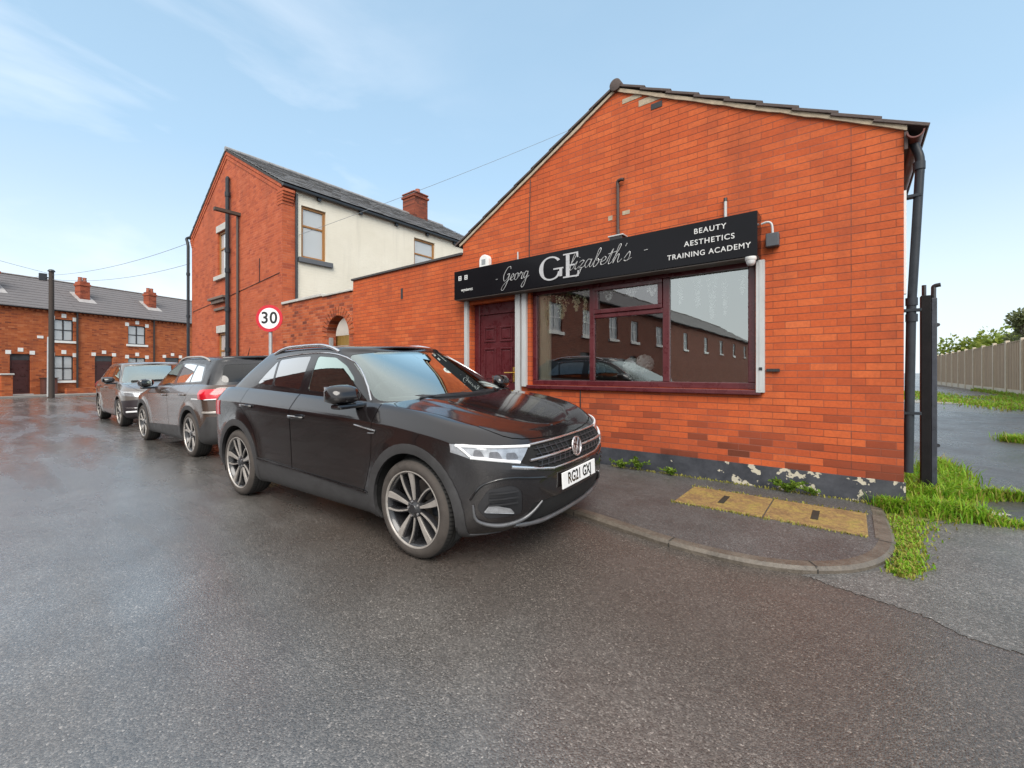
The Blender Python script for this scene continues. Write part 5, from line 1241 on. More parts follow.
def car_paint(name, col, flake=.4, dirt=.10, rough=.22, ior=1.5):
    if name in _mc: return _mc[name]
    m, nt, b = new_mat(name); t = N(nt, 'ShaderNodeTexCoord'); v = t.outputs['Object']; s = N(nt, 'ShaderNodeSeparateXYZ'); L(nt, v, s.inputs[0])
    n1 = noise_tex(nt, v, 3.0, 6, .65); n2 = noise_tex(nt, v, 160, 2, .7)
    c = mixc(nt, mth(nt, 'MULTIPLY', ramp(nt, n2, [(.45, 0.), (.7, 1.)]), flake), col, tuple(min(1, x*1.9+.012) for x in col))
    dz = N(nt, 'ShaderNodeMapRange', inp={'From Min': .95, 'From Max': .25, 'To Min': .15, 'To Max': 1.}); L(nt, s.outputs[2], dz.inputs[0])
    d = mth(nt, 'MULTIPLY', mth(nt, 'MULTIPLY', dz.outputs[0], ramp(nt, n1, [(.3, .35), (.7, 1.)])), dirt)
    c = mixc(nt, d, c, (.17, .15, .13)); L(nt, c, b.inputs['Base Color'])
    L(nt, mth(nt, 'ADD', mth(nt, 'MULTIPLY', d, 1.1), rough), b.inputs['Roughness']); setp(b, metal=.1, coat=.95, spec=.25)
    # rain beads in the clear coat
    vo = N(nt, 'ShaderNodeTexVoronoi', inp={'Scale': 95, 'Randomness': 1}); L(nt, v, vo.inputs['Vector'])
    bead = ramp(nt, vo.outputs['Distance'], [(.0, 1.), (.32, 0.)]); bp = N(nt, 'ShaderNodeBump', inp={'Strength': .10, 'Distance': .002}); L(nt, bead, bp.inputs['Height']); L(nt, bp.outputs[0], b.inputs['Coat Normal']); b.inputs['Coat IOR'].default_value = ior
    L(nt, mth(nt, 'ADD', mth(nt, 'MULTIPLY', d, .8), .035), b.inputs['Coat Roughness'])
    _mc[name] = m; return m
M_TYRE = pm('tyre_rubber', (.020, .019, .018), .75, var=.3, scale=20, bump=.3, bscale=60)
M_TYREW = pm('dusty_tyre_wall', (.055, .046, .040), .8, var=.35, scale=16, bump=.2)
M_RIMB = pm('gloss_dark_rim', (.018, .018, .02), .3, var=.3, coat=.5)
M_RIMS = pm('machined_rim', (.42, .39, .36), .36, metal=.4, var=.15, scale=18)
M_DISC = pm('brake_disc', (.20, .18, .165), .4, metal=.8, var=.3, scale=12)
M_CHROME = pm('satin_chrome', (.72, .72, .73), .22, metal=.9, var=.08, scale=9)
M_TRIM = pm('grey_black_cladding', (.040, .039, .040), .55, var=.25, scale=7, bump=.15, bscale=160)
M_GAP = pm('shut_gap', (.004, .004, .004), .9)
M_GLOSSB = pm('piano_black', (.008, .008, .009), .12, coat=.6, var=.1)
M_CABIN = pm('cabin_dark', (.022, .021, .022), .8, var=.2)
M_SEAT = pm('seat_fabric', (.05, .048, .05), .85, var=.25, scale=12)
M_CARGLASS = glass_mat('car_glass', (.42, .55, .50), 1.55, boost=6.0, refl=(.84, 1, .93))
M_SCREEN = glass_mat('windscreen_glass', (.55, .66, .62), 1.55, boost=4.2, refl=(.90, 1, .96))
M_PRIV = glass_mat('privacy_glass', (.10, .11, .115), 1.55, boost=4.5)
M_REDL = pm('red_lens', (.50, .008, .02), .14, coat=.7, var=.15, scale=14)
M_LENS = pm('lamp_lens', (.34, .35, .37), .12, coat=.8, var=.35, scale=22, metal=.4)
M_DRL = pm('white_light_guide', (.82, .83, .84), .2, coat=.5, var=.05)

def wheel(parent, x, y, s, R, rim_r, wd, style, steer=0.):
    """hub centre at (x,y,R); s=-1 right-hand side (outer face towards -y)"""
    # built with the outer face at -y
    m = MB(); h = wd/2
    m.lathe([(rim_r-.012, -h+.02), (rim_r+.005, -h+.004), (rim_r+.03, -h), (R-.035, -h+.006), (R-.012, -h+.022), (R-.003, -h+.045), (R, -h+.07), (R, h-.07), (R-.003, h-.045), (R-.02, h-.01), (rim_r+.02, h), (rim_r-.012, h-.02)], 'y', 64)
    ty = t_ = m.build('wheel', M_TYREW, parent, smooth=50, world=False); t_.location = (x, y, R); t_.rotation_euler = (0, 0, (0 if s < 0 else pi)+steer); ty.data.materials.append(M_TYRE)
    for p in ty.data.polygons:
        r_ = hypot(p.center.x, p.center.z)
        if r_ > R-.014: p.material_index = 1
    g = MB()
    for yy in (-.05, -.018, .018, .05): g.lathe([(R+.0006, yy-.005), (R+.0006, yy+.005)], 'y', 48)
    for k in range(72):
        a = 2*pi*k/72
        for y0, y1 in ((-h+.02, -.056), (.056, h-.02)):
            c0, c1 = a-.012, a+.012; rr_ = R+.0008-.010*(1 if True else 0)
            g.face([((R+.0008)*cos(c0), y1 if y0 < 0 else y0, (R+.0008)*sin(c0)), ((R+.0008)*cos(c1), y1 if y0 < 0 else y0, (R+.0008)*sin(c1)), ((R-.004)*cos(c1+.03), y0 if y0 < 0 else y1, (R-.004)*sin(c1+.03)), ((R-.004)*cos(c0+.03), y0 if y0 < 0 else y1, (R-.004)*sin(c0+.03))])
    g.build('tread', M_GAP, t_, world=False)
    m = MB(); m.lathe([(rim_r-.004, -h+.012), (rim_r-.018, -h+.02), (rim_r-.03, -h+.06), (rim_r-.045, h-.05), (rim_r-.02, h-.01), (rim_r, h-.01)], 'y', 64); rim = m.build('rim', M_RIMB, t_, smooth=50, world=False)
    m = MB(); m.lathe([(rim_r+.003, -h+.012), (rim_r+.001, -h+.004), (rim_r-.006, -h+.004), (rim_r-.010, -h+.014)], 'y', 64); m.build('rim_lip', M_RIMS, t_, smooth=40, world=False)
    m = MB(); m.lathe([(.03, .03), (rim_r*.66, .03), (rim_r*.66, .05), (.03, .05)], 'y', 40); m.build('brake_disc', M_DISC, t_, smooth=30, world=False)
    m = MB(); m.box(rim_r*.30, rim_r*.72, .005, .075, -.06, .09); m.build('caliper', M_DARKMETAL, t_, world=False, bevel=.01)
    m = MB(); m.lathe([(.001, .055), (rim_r*.97, .06), (rim_r*.97, .062), (.001, .062)], 'y', 40); m.build('backing', M_GAP, t_, world=False)
    yo = -h+.018
    def blade(m, a, r0, r1, w0, w1, y0, y1, th=.022, sweep=0., bow=0.):
        K = 7; top, bot = [], []
        ring = []
        for k in range(K):
            t = k/(K-1); r_ = r0+(r1-r0)*t; ww = (w0+(w1-w0)*t)*(1-.0*sin(pi*t)); aa = a+sweep*t*t; yy = y0+(y1-y0)*t+bow*sin(pi*t); c = Vector((r_*cos(aa), 0, r_*sin(aa))); tn = Vector((-sin(aa), 0, cos(aa)))
            ring.append(m._v([c+tn*ww*.5+Vector((0, yy, 0)), c-tn*ww*.5+Vector((0, yy, 0)), c-tn*ww*.62+Vector((0, yy+th, 0)), c+tn*ww*.62+Vector((0, yy+th, 0))]))
        for a_, b_ in zip(ring, ring[1:]):
            for q in range(4): m.bm.faces.new((a_[q], a_[(q+1) % 4], b_[(q+1) % 4], b_[q]))
        m.bm.faces.new(ring[0][::-1]); m.bm.faces.new(ring[-1])
    sp_ = MB(); dk = MB()
    if style == 'swirl':
        for k in range(5):
            a = 2*pi*k/5+.30
            blade(sp_, a, .050, rim_r-.012, .012, .044, yo+.012, yo-.004, sweep=.06)          # broad bright blade
            blade(dk, a+.03, .050, rim_r-.010, .026, .072, yo+.022, yo+.006, th=.03, sweep=.06)
            blade(sp_, a+.63, .055, rim_r-.012, .007, .010, yo+.014, yo-.003, sweep=-.16)     # thin line spokes
            blade(dk, a+.63, .055, rim_r-.010, .024, .028, yo+.022, yo+.006, th=.03, sweep=-.16)
    elif style == 'twin':
        for k in range(5):
            a = 2*pi*k/5+.2
            for d in (-.16, .16):
                blade(sp_, a+d*.6, .055, rim_r-.012, .024, .030, yo+.012, yo, sweep=d*.9); blade(dk, a+d*.6, .05, rim_r-.01, .034, .042, yo+.02, yo+.008, th=.03, sweep=d*.9)
    else:
        for k in range(10):
            a = 2*pi*k/10+.1; blade(sp_, a, .05, rim_r-.012, .026, .034, yo+.012, yo); blade(dk, a, .05, rim_r-.01, .03, .046, yo+.02, yo+.008, th=.03)
    sp_.build('spokes', M_RIMS, t_, world=False); dk.build('spoke_backs', M_RIMB, t_, world=False)
    m = MB(); m.lathe([(.001, yo-.004), (.030, yo-.003), (.036, yo+.004), (.062, yo+.012), (.070, yo+.04)], 'y', 28); m.build('hub_cap', M_RIMB, t_, smooth=40, world=False)
    m = MB()
    for k in range(5): a = 2*pi*k/5+.6; m.lathe([(.001, yo+.002), (.008, yo+.003), (.009, yo+.02)], 'y', 8, (.05*cos(a), 0, .05*sin(a)))
    m.build('wheel_bolt', M_CHROME, t_, smooth=40, world=False)
    return t_
def plate(parent, p, nrm_yaw, text, yellow=False, w_=.52, h_=.112, tilt=0.):
    """number plate centred at p, facing local +x rotated by nrm_yaw"""
    o = bpy.data.objects.new('number_plate', None); bpy.data.objects.remove(o)
    M = Matrix.Translation(p) @ Matrix.Rotation(nrm_yaw, 4, 'Z') @ Matrix.Rotation(-tilt, 4, 'Y')
    m = MB(); m.box(-.006, .004, -w_/2, w_/2, -h_/2, h_/2, M); pl_ = m.build('number_plate', pm('plate_yellow' if yellow else 'plate_white', (.72, .55, .06) if yellow else (.80, .80, .79), .35, var=.05), parent, world=False, bevel=.003)
    if text:
        b = text_mesh(text, .108, 'CENTER', .0008, 1.0, .0022); b.transform(M @ Matrix.Translation((.0048, 0, 0)) @ Matrix.Rotation(radians(90), 4, 'Z') @ Matrix.Rotation(radians(90), 4, 'X') @ Matrix.Diagonal((.80, 1, 1, 1))); link('plate_characters', b, M_GLOSSB, pl_, world=False)
    return pl_
def arch_circle(ax, zc, r, n=44): return [(ax+r*cos(2*pi*k/n), zc+r*sin(2*pi*k/n)) for k in range(n)]
BODY, GAP, DELETED = 0, 1, 99

def build_car(name, label, P, loc, rz, roll=0., scale=1., group=None):
    t_ = thing(name, label, 'car', loc, rz, group); t_.rotation_euler = (roll, 0, rz); t_.scale = (scale,)*3
    PAINT = P['paint']; lo, hi = car_shells(P)
    S_ = Surf(lo, hi); SL = Surf(lo); SH = Surf(hi)
    L_ = lo.faces.layers.int.new('r'); H_ = hi.faces.layers.int.new('r')
    side_ok = lambda f: abs(f.normal.y) > .30 and abs(f.calc_center_median().y) > .45
    lowside = lambda f: abs(f.calc_center_median().y) > .45 and f.normal.z < .75
    fr_ok = lambda f: f.normal.x > .10 and f.calc_center_median().x > .8
    re_ok = lambda f: f.normal.x < -.03 and f.calc_center_median().x < -1.72
    top_ok = lambda f: f.normal.z > .35 and f.calc_center_median().x > .5
    g = .0035
    # --- score regions: doors, arches, cladding
    for rid, poly in P['doors'].items():
        poly = rounded(poly, .05, 4); cut(lo, grow(poly, g), 'side', side_ok, L_, GAP, {0}); cut(lo, grow(poly, -g), 'side', side_ok, L_, rid, {GAP})
    for rid, poly in P.get('side_regions', {}).items(): cut(lo, poly, 'side', side_ok, L_, rid)
    if P.get('bonnet'):
        poly = P['bonnet']; cut(lo, grow(poly, g), 'top', top_ok, L_, GAP, {0}); cut(lo, grow(poly, -g), 'top', top_ok, L_, 12, {GAP})
    for i, ax in enumerate(P['axles']):
        zc = P['wheel_r']; cut(lo, arch_circle(ax, zc, P['arch_r']+P['trim_w']), 'side', lowside, L_, 20+i)
    cl = P['clad']; cut(lo, cl, 'side', lowside, L_, 22, {0, GAP, 10, 11})
    for i, ax in enumerate(P['axles']): cut(lo, arch_circle(ax, P['wheel_r'], P['arch_r']), 'side', lowside, L_, DELETED)
    for rid, (pl_, poly) in P['ends'].items():
        ok = fr_ok if pl_ == 'front' else re_ok; polys = poly if isinstance(poly[0], list) else [poly]
        for q in polys: cut(lo, q, 'front', ok, L_, rid)
    bmesh.ops.delete(lo, geom=[f for f in lo.faces if f[L_] == DELETED], context='FACES')
    lo.normal_update()
    sel = lambda ids, s=0: (lambda f: f[L_] in ids and (s == 0 or f.calc_center_median().y*s > 0))
    body = extract(lo, L_, sel({0}), 'body', PAINT, t_, 0, .02)
    extract(lo, L_, sel({GAP}), 'shut_lines', M_GAP, body, -.008, 0)
    nm = {10: 'front_door', 11: 'rear_door'}; doors = {}
    for rid in P['doors']:
        for s in (-1, 1): doors[rid, s] = extract(lo, L_, sel({rid}, s), nm[rid], PAINT, t_, 0, .02)
    bon = extract(lo, L_, sel({12}), 'bonnet', PAINT, t_, 0, .02) if P.get('bonnet') else body
    for s in (-1, 1):
        for i in (0, 1): extract(lo, L_, sel({20+i}, s), 'wheel_arch_trim', P.get('trim_mat', M_TRIM), t_, .009, .03)
        extract(lo, L_, sel({22}, s), 'sill_trim', P.get('trim_mat', M_TRIM), t_, .006, .03)
    for rid, (nme, mat, off) in P['end_parts'].items():
        halves = (-1, 1) if nme in ('headlight', 'tail_light', 'fog_surround', 'bumper_fin', 'lamp_module') else (0,)
        for s in halves: extract(lo, L_, sel({rid}, s), nme, mat, t_, off, .03)
    # --- wheel wells and floor
    m = MB(); zc = P['wheel_r']
    for ax in P['axles']:
        for s in (-1, 1):
            n = 20; r0 = P['arch_r']+.012
            for k in range(n):
                a0, a1 = -.35+(pi+.7)*k/n, -.35+(pi+.7)*(k+1)/n
                q = [(ax+r0*cos(a0), s*.50, zc+r0*sin(a0)), (ax+r0*cos(a1), s*.50, zc+r0*sin(a1)), (ax+r0*cos(a1), s*.885, zc+r0*sin(a1)), (ax+r0*cos(a0), s*.885, zc+r0*sin(a0))]; m.face(q)
            m.face([(ax+r0*cos(2*pi*k/24), s*.50, max(.19, zc+r0*sin(2*pi*k/24))) for k in range(24)])
    m.build('wheel_well', M_GAP, t_, world=False)
    m = MB(); m.box(P['levels'][0][2]+.35, P['levels'][0][1]-.40, -.62, .62, .19, .25); m.build('underbody', M_GAP, t_, world=False)
    # --- cabin: windows out of the roof shell
    C = P['cabin']; hs_ok = lambda f: abs(f.normal.y) > .45; hf_ok = lambda f: f.normal.x > .18 and f.calc_center_median().x > 0; hr_ok = lambda f: f.normal.x < -.12 and f.calc_center_median().x < -.8
    cut(hi, smooth_poly(C['dlo'], 3) if C.get('dlo_smooth') else rounded(C['dlo'], .05, 3), 'side', hs_ok, H_, 30)
    for i, q in enumerate(C['glass']): cut(hi, rounded(q, .03, 3), 'side', hs_ok, H_, 40+i, {30})
    cut(hi, rounded(C['screen'], .05, 4), 'front', hf_ok, H_, 50); cut(hi, rounded(C['rear'], .06, 4), 'front', hr_ok, H_, 51)
    hi.normal_update()
    selh = lambda ids, s=0: (lambda f: f[H_] in ids and (s == 0 or f.calc_center_median().y*s > 0))
    roof = extract(hi, H_, selh({0}), 'roof', P.get('roof_paint', PAINT), t_, 0, .025)
    extract(hi, H_, selh({30}), 'window_pillars', M_GLOSSB, roof, 0, .02)
    for s in (-1, 1):
        for i in range(len(C['glass'])): extract(hi, H_, selh({40+i}, s), 'side_window', C['glass_mat'][i], t_, -.002, 0)
    extract(hi, H_, selh({50}), 'windscreen', M_SCREEN, t_, -.002, 0); extract(hi, H_, selh({51}), 'rear_window', C.get('rear_glass', M_PRIV), t_, -.002, 0)
    # chrome line round the side windows
    if C.get('chrome'):
        for s in (-1, 1):
            m = MB(); m.tube([SH.side(x, z, s, .001) for x, z in C['chrome']], .0075, 6); m.build('window_trim', M_CHROME, roof, smooth=60, world=False)
    # --- cabin contents
    zf = P['ztop'][1][len(P['ztop'][1])//2]; m = MB(); m.box(-1.75, .78, -.74, .74, .42, .46); m.box(-1.75, -.95, -.72, .72, .46, zf-.10); m.build('cabin_floor', M_CABIN, t_, world=False)
    m = MB(); m.prism([(.55, .60), (1.12, .60), (1.14, zf-.06), (.80, zf-.035), (.58, zf-.10)], 'y', -.72, .72); m.build('dashboard', M_CABIN, t_, world=False, bevel=.03)
    def seat(x, y, wd, nh=1):
        m = MB(); m.prism([(x-.30, .60), (x+.25, .62), (x+.25, .72), (x-.22, .70), (x-.40, 1.22), (x-.50, 1.20), (x-.36, .62)], 'y', y-wd/2, y+wd/2); st_ = m.build('seat', M_SEAT, t_, world=False, bevel=.035)
        m = MB()
        for k in range(nh): yy = y+(k-(nh-1)/2)*.5; m.box(x-.53, x-.44, yy-.12, yy+.12, 1.24, 1.40)
        m.build('headrest', M_SEAT, st_, world=False, bevel=.03)
    seat(.12, -.36, .50); seat(.12, .36, .50); seat(-.78, 0, 1.25, 2)
    m = MB(); m.lathe([(.185*1+.013*cos(a), .013*sin(a)) for a in [2*pi*k/8 for k in range(9)]], 'x', 28); m.box(-.012, .012, -.18, .18, -.02, .02); st_ = m.build('steering_wheel', M_CABIN, t_, world=False, smooth=50); st_.location = (.46, -.36, .98); st_.rotation_euler = (0, radians(-25), 0)
    # --- mirrors, handles, rails, aerial
    mx, mz = P['mirror']
    for s in (-1, 1):
        b0 = S_.side(mx+.06, mz-.09, s); m = MB(); yb = b0.y
        c = catmull([(-.07, .0), (-.085, .10), (-.06, .165), (.03, .17), (.10, .12), (.115, .03), (.06, -.01)], 3, True) if False else None
        prof = smooth_poly([(-.06, .015), (-.075, .09), (-.05, .155), (.03, .160), (.095, .115), (.11, .04), (.05, .0)], 3)
        # a shell lofted outward from the stalk, rounded off at the tip
        rings = []
        for t, k, dx in ((.0, .35, .02), (.03, .80, .01), (.07, .97, .0), (.14, 1.0, -.01), (.20, .93, -.02), (.235, .72, -.03), (.25, .35, -.035)):
            rings.append(m._v([(mx+dx+.02+(px_-.02)*k*.9, yb+s*(.03+t*.92), mz-.070+((pz_-.08)*k+.08)*.86) for px_, pz_ in prof]))
        for a_, b_ in zip(rings, rings[1:]):
            for q in range(len(prof)): m.bm.faces.new((a_[q], a_[(q+1) % len(prof)], b_[(q+1) % len(prof)], b_[q]))
        m.bm.faces.new(rings[0]); m.bm.faces.new(rings[-1][::-1])
        mir = m.build('door_mirror', P.get('mirror_paint', PAINT), t_, world=False, smooth=55)
        m = MB(); m.box(mx-.04, mx+.075, min(yb-s*.03, yb+s*.22), max(yb-s*.03, yb+s*.22), mz-.105, mz-.070); m.build('mirror_base', M_GLOSSB, mir, world=False, bevel=.015)
        m = MB(); m.box(mx-.058, mx-.052, min(yb+s*.08, yb+s*.25), max(yb+s*.08, yb+s*.25), mz-.045, mz+.06); m.build('mirror_glass', M_CHROME, mir, world=False)
        for rid, (hx, hz) in P['handles'].items():
            par = doors[rid, s]; p = SL.side(hx, hz, s, .0)
            m = MB(); q = catmull([SL.side(hx-.10, hz, s, .0), SL.side(hx-.07, hz+.004, s, .028), SL.side(hx, hz+.006, s, .036), SL.side(hx+.07, hz+.004, s, .028), SL.side(hx+.10, hz, s, .0)], 4); m.tube(q, .0135, 8); m.build('handle', P.get('handle_mat', PAINT), par, world=False, smooth=60)
            if P.get('handle_chrome'):
                m = MB(); m.tube([SL.side(hx-.06, hz+.014, s, .040), SL.side(hx, hz+.016, s, .048), SL.side(hx+.06, hz+.014, s, .040)], .006, 6); m.build('handle_trim', M_CHROME, par, world=False)
        if P.get('rails'):
            x0, x1, yr = P['rails']; pts = []
            for k in range(13):
                t = k/12; x = x0+(x1-x0)*t; p = S_.top(x, s*(yr-.02*sin(pi*t)*0)); pts.append(p+Vector((0, 0, -.008+.044*min(1, 4.5*t, 4.5*(1-t))**.7)))
            m = MB(); m.tube(catmull(pts, 3), .0165, 8); m.build('roof_rail', P.get('rail_mat', M_CHROME), t_, world=False, smooth=60)
    for i, ax in enumerate(P['axles']):
        for s in (-1, 1): wheel(t_, ax, s*(P['track']-.105), s, P['wheel_r'], P['rim_r'], .225, P['wheel_style'], P.get('steer', 0) if i == 0 else 0)
    if 'extra' in P: P['extra'](t_, S_, SL, SH, doors, body, bon)
    lo.free(); hi.free(); return t_

# ------------------------------------------------------------------ the near black car
def near_extra(t_, S_, SL, SH, doors, body, bon):
    def fr(y, z, off=.006): return SL.front(y, z, 1, off)
    # light guides round the lamps, inner modules
    for s in (-1, 1):
        def line(pts, off=.006, sub=6):
            out = []
            for (y0, z0), (y1, z1) in zip(pts, pts[1:]):
                for k in range(sub): t = k/sub; out.append(fr(s*(y0+(y1-y0)*t), z0+(z1-z0)*t, off))
            out.append(fr(s*pts[-1][0], pts[-1][1], off)); return out
        HLP = [(.49, .760), (.70, .780), (.872, .802)]; HLB = [(.872, .802), (.84, .730), (.60, .676)]
        m = MB(); m.tube(line(HLP), .010, 6); m.tube(line(HLB[1:]), .010, 6); m.tube(line([(.872, .806), (.84, .735)]), .007, 6); m.build('daylight_guide', M_DRL, t_, world=False, smooth=60)
        for y0, y1, z0, z1 in ((.60, .68, .698, .742), (.70, .77, .708, .758), (.785, .832, .728, .776)):
            m = MB(); q = [fr(s*a, b, .003) for a, b in rounded([(y0, z0), (y1, z0+.004), (y1-.012, z1), (y0+.012, z1-.004)], .012, 3)]
            m.face(q); m.build('lamp_module', pm('lamp_module_dark', (.10, .10, .11), .15, coat=.8, var=.4, scale=30), t_, world=False)
        # lower bright spear, corner fin
        m = MB(); m.tube(line([(.66, .655), (.50, .622), (.32, .592)]), [.012]*7+[.008]*6, 6); m.build('grille_spear', M_CHROME, t_, world=False, smooth=60)
    # grille: slats, chrome bars, badge
    m = MB()
    for z in (.63, .66, .70, .735):
        pts = [fr(-.46+.92*k/24, z+(.0 if True else 0), .002) for k in range(25)]; m.tube(pts, .006, 5)
    for k in range(14):
        y = -.42+.065*k
        if abs(y) > .07: m.tube([fr(y-.02, .62, .003), fr(y+.01, .68, .003), fr(y-.01, .75, .003)], .006, 5)
    m.build('grille_mesh', M_BLACKPL, t_, world=False)
    M_COP = pm('bar_chrome', (.62, .56, .55), .25, metal=.85, var=.2, scale=5)
    m = MB(); m.tube([fr(-.487+.974*k/24, .765, .008) for k in range(25)], .0085, 6); m.build('grille_bar', M_COP, t_, world=False, smooth=60)
    for s in (-1, 1):
        m = MB(); m.tube([fr(s*(.085+.44*k/16), .680-.004*k/16, .010) for k in range(17)], .0095, 6); m.build('grille_bar', M_COP, t_, world=False, smooth=60)
    m = MB(); m.tube([fr(-.34+.68*k/24, .594, .008) for k in range(25)], .006, 6); m.build('grille_bar', M_CHROME, t_, world=False, smooth=60)
    c = fr(0, .680, .018); B = Matrix.Translation(c) @ Matrix.Rotation(radians(-6), 4, 'Y')
    def ringp(r, n=36): return [B @ Vector((0, r*cos(2*pi*k/n), r*sin(2*pi*k/n))) for k in range(n)]
    m = MB(); m.tube(ringp(.066), .0075, 8, closed=True); bd = m.build('badge', M_COP, t_, world=False, smooth=60)
    m = MB(); q = ringp(.064); m.face([p-Vector((.006, 0, 0)) for p in q]); m.build('badge_back', pm('badge_dark', (.06, .03, .03), .25, coat=.5), bd, world=False)
    m = MB(); v_ = lambda y, z: B @ Vector((.003, y, z))
    m.tube([v_(-.028, .056), v_(0, .008), v_(.028, .056)], .0055, 6); m.tube([v_(-.056, .028), v_(-.026, -.052), v_(0, .0), v_(.026, -.052), v_(.056, .028)], .0055, 6); m.build('badge_letters', M_COP, bd, world=False)
    # plate, lower intake, chin
    p = fr(0, .488, .012); plate(t_, p, 0, "RG21 GXJ", tilt=radians(2))
    m = MB(); m.tube([fr(-.62+1.24*k/30, .245+.10*max(0, abs(-1+2*k/30)-.55)**1.3, .012) for k in range(31)], .015, 6); m.build('chin_strip', pm('satin_grey_strip', (.13, .13, .135), .35, metal=.4, var=.2), t_, world=False, smooth=60)
    for s in (-1, 1):
        m = MB(); m.tube([fr(s*p.x, p.y, .008) for p in catmull([(.84, .44, 0), (.82, .34, 0), (.72, .295, 0), (.60, .30, 0), (.52, .335, 0), (.44, .40, 0)], 4)], [.006+.008*sin(pi*min(1, k/20)) for k in range(21)], 8); m.build('bumper_fin', pm('satin_grey_strip', (.22, .22, .23), .35), t_, world=False, smooth=60)
        m = MB(); m.tube([fr(s*p.x, p.y, .002) for p in catmull([(.85, .47, 0), (.80, .565, 0), (.68, .59, 0), (.50, .56, 0), (.40, .545, 0)], 5)], .008, 6); m.build('bumper_crease', M_GLOSSB, t_, world=False, smooth=60)
        m = MB(); q = [fr(s*a, b, .010) for a, b in rounded([(.64, .36), (.80, .39), (.775, .44), (.67, .40)], .012, 3)]; m.face(q); m.build('fog_light', M_LENS, t_, world=False)
        m = MB()
        for z in (.43, .465, .5): m.tube([fr(s*a, z+.02*(a-.6), .010) for a in (.63, .70, .78)], .006, 5)
        m.build('fog_slats', M_BLACKPL, t_, world=False)
        # wing flash badge
        m = MB(); pts = [SL.side(x, z, s, .006) for x, z in ((.70, .868), (.80, .857), (.90, .846), (.945, .842), (.93, .822), (.86, .820))]; m.tube(pts, [.005, .0065, .0065, .006, .005, .003], 6); m.build('wing_badge', M_CHROME, doors[10, s] or t_, world=False, smooth=60)
        # bright crease line under the windows is the body shape itself; sill highlight strip on cladding
        m = MB(); m.tube([SL.side(x, z, s, .008) for x, z in ((-.86, .435), (0, .405), (.82, .375))], .005, 5); m.build('sill_strip', M_GLOSSB, t_, world=False)
    # cowl, wipers, roof spoiler, aerial
    m = MB(); m.tube([SL.top(1.075-.28*abs(-1+2*k/20)**2.4, -.66+1.32*k/20, .006) for k in range(21)], .016, 6); m.build('cowl', M_BLACKPL, t_, world=False, smooth=60)
    for (a, b) in (((1.06, .10), (.98, -.52)), ((1.04, .58), (1.06, -.02))):
        pts = []
        for k in range(9):
            t = k/8; y = a[1]+(b[1]-a[1])*t; h = SH.front(y, 1.035+.012*sin(pi*t), 1, .010); pts.append(h)
        m = MB(); m.tube(pts, .007, 6); m.build('wiper', M_BLACKPL, t_, world=False)
    pts = [S_.top(-1.30-.12*(1-(abs(-1+2*k/20))**2.2), -.50+k*.05) for k in range(21)]; m = MB(); m.tube([p+Vector((-.02, 0, -.012)) for p in pts], .026, 8); m.build('roof_spoiler', PAINT_N, t_, world=False, smooth=60)
    p = SH.front(0, 1.385, 1, -.02); m = MB(); m.box(p.x-.03, p.x-.01, -.12, .12, 1.335, 1.385); m.build('rear_view_mirror', M_BLACKPL, t_, world=False, bevel=.01)
    m = MB(); m.box(p.x-.16, p.x-.05, .30, .62, 1.33, 1.38) if False else m.box(p.x+.10, p.x+.104, -.30, -.22, 1.20, 1.28); m.bm.free()
PAINT_N = car_paint('black_car_paint', (.0085, .0066, .0072), .12, .05, .16, 1.5)
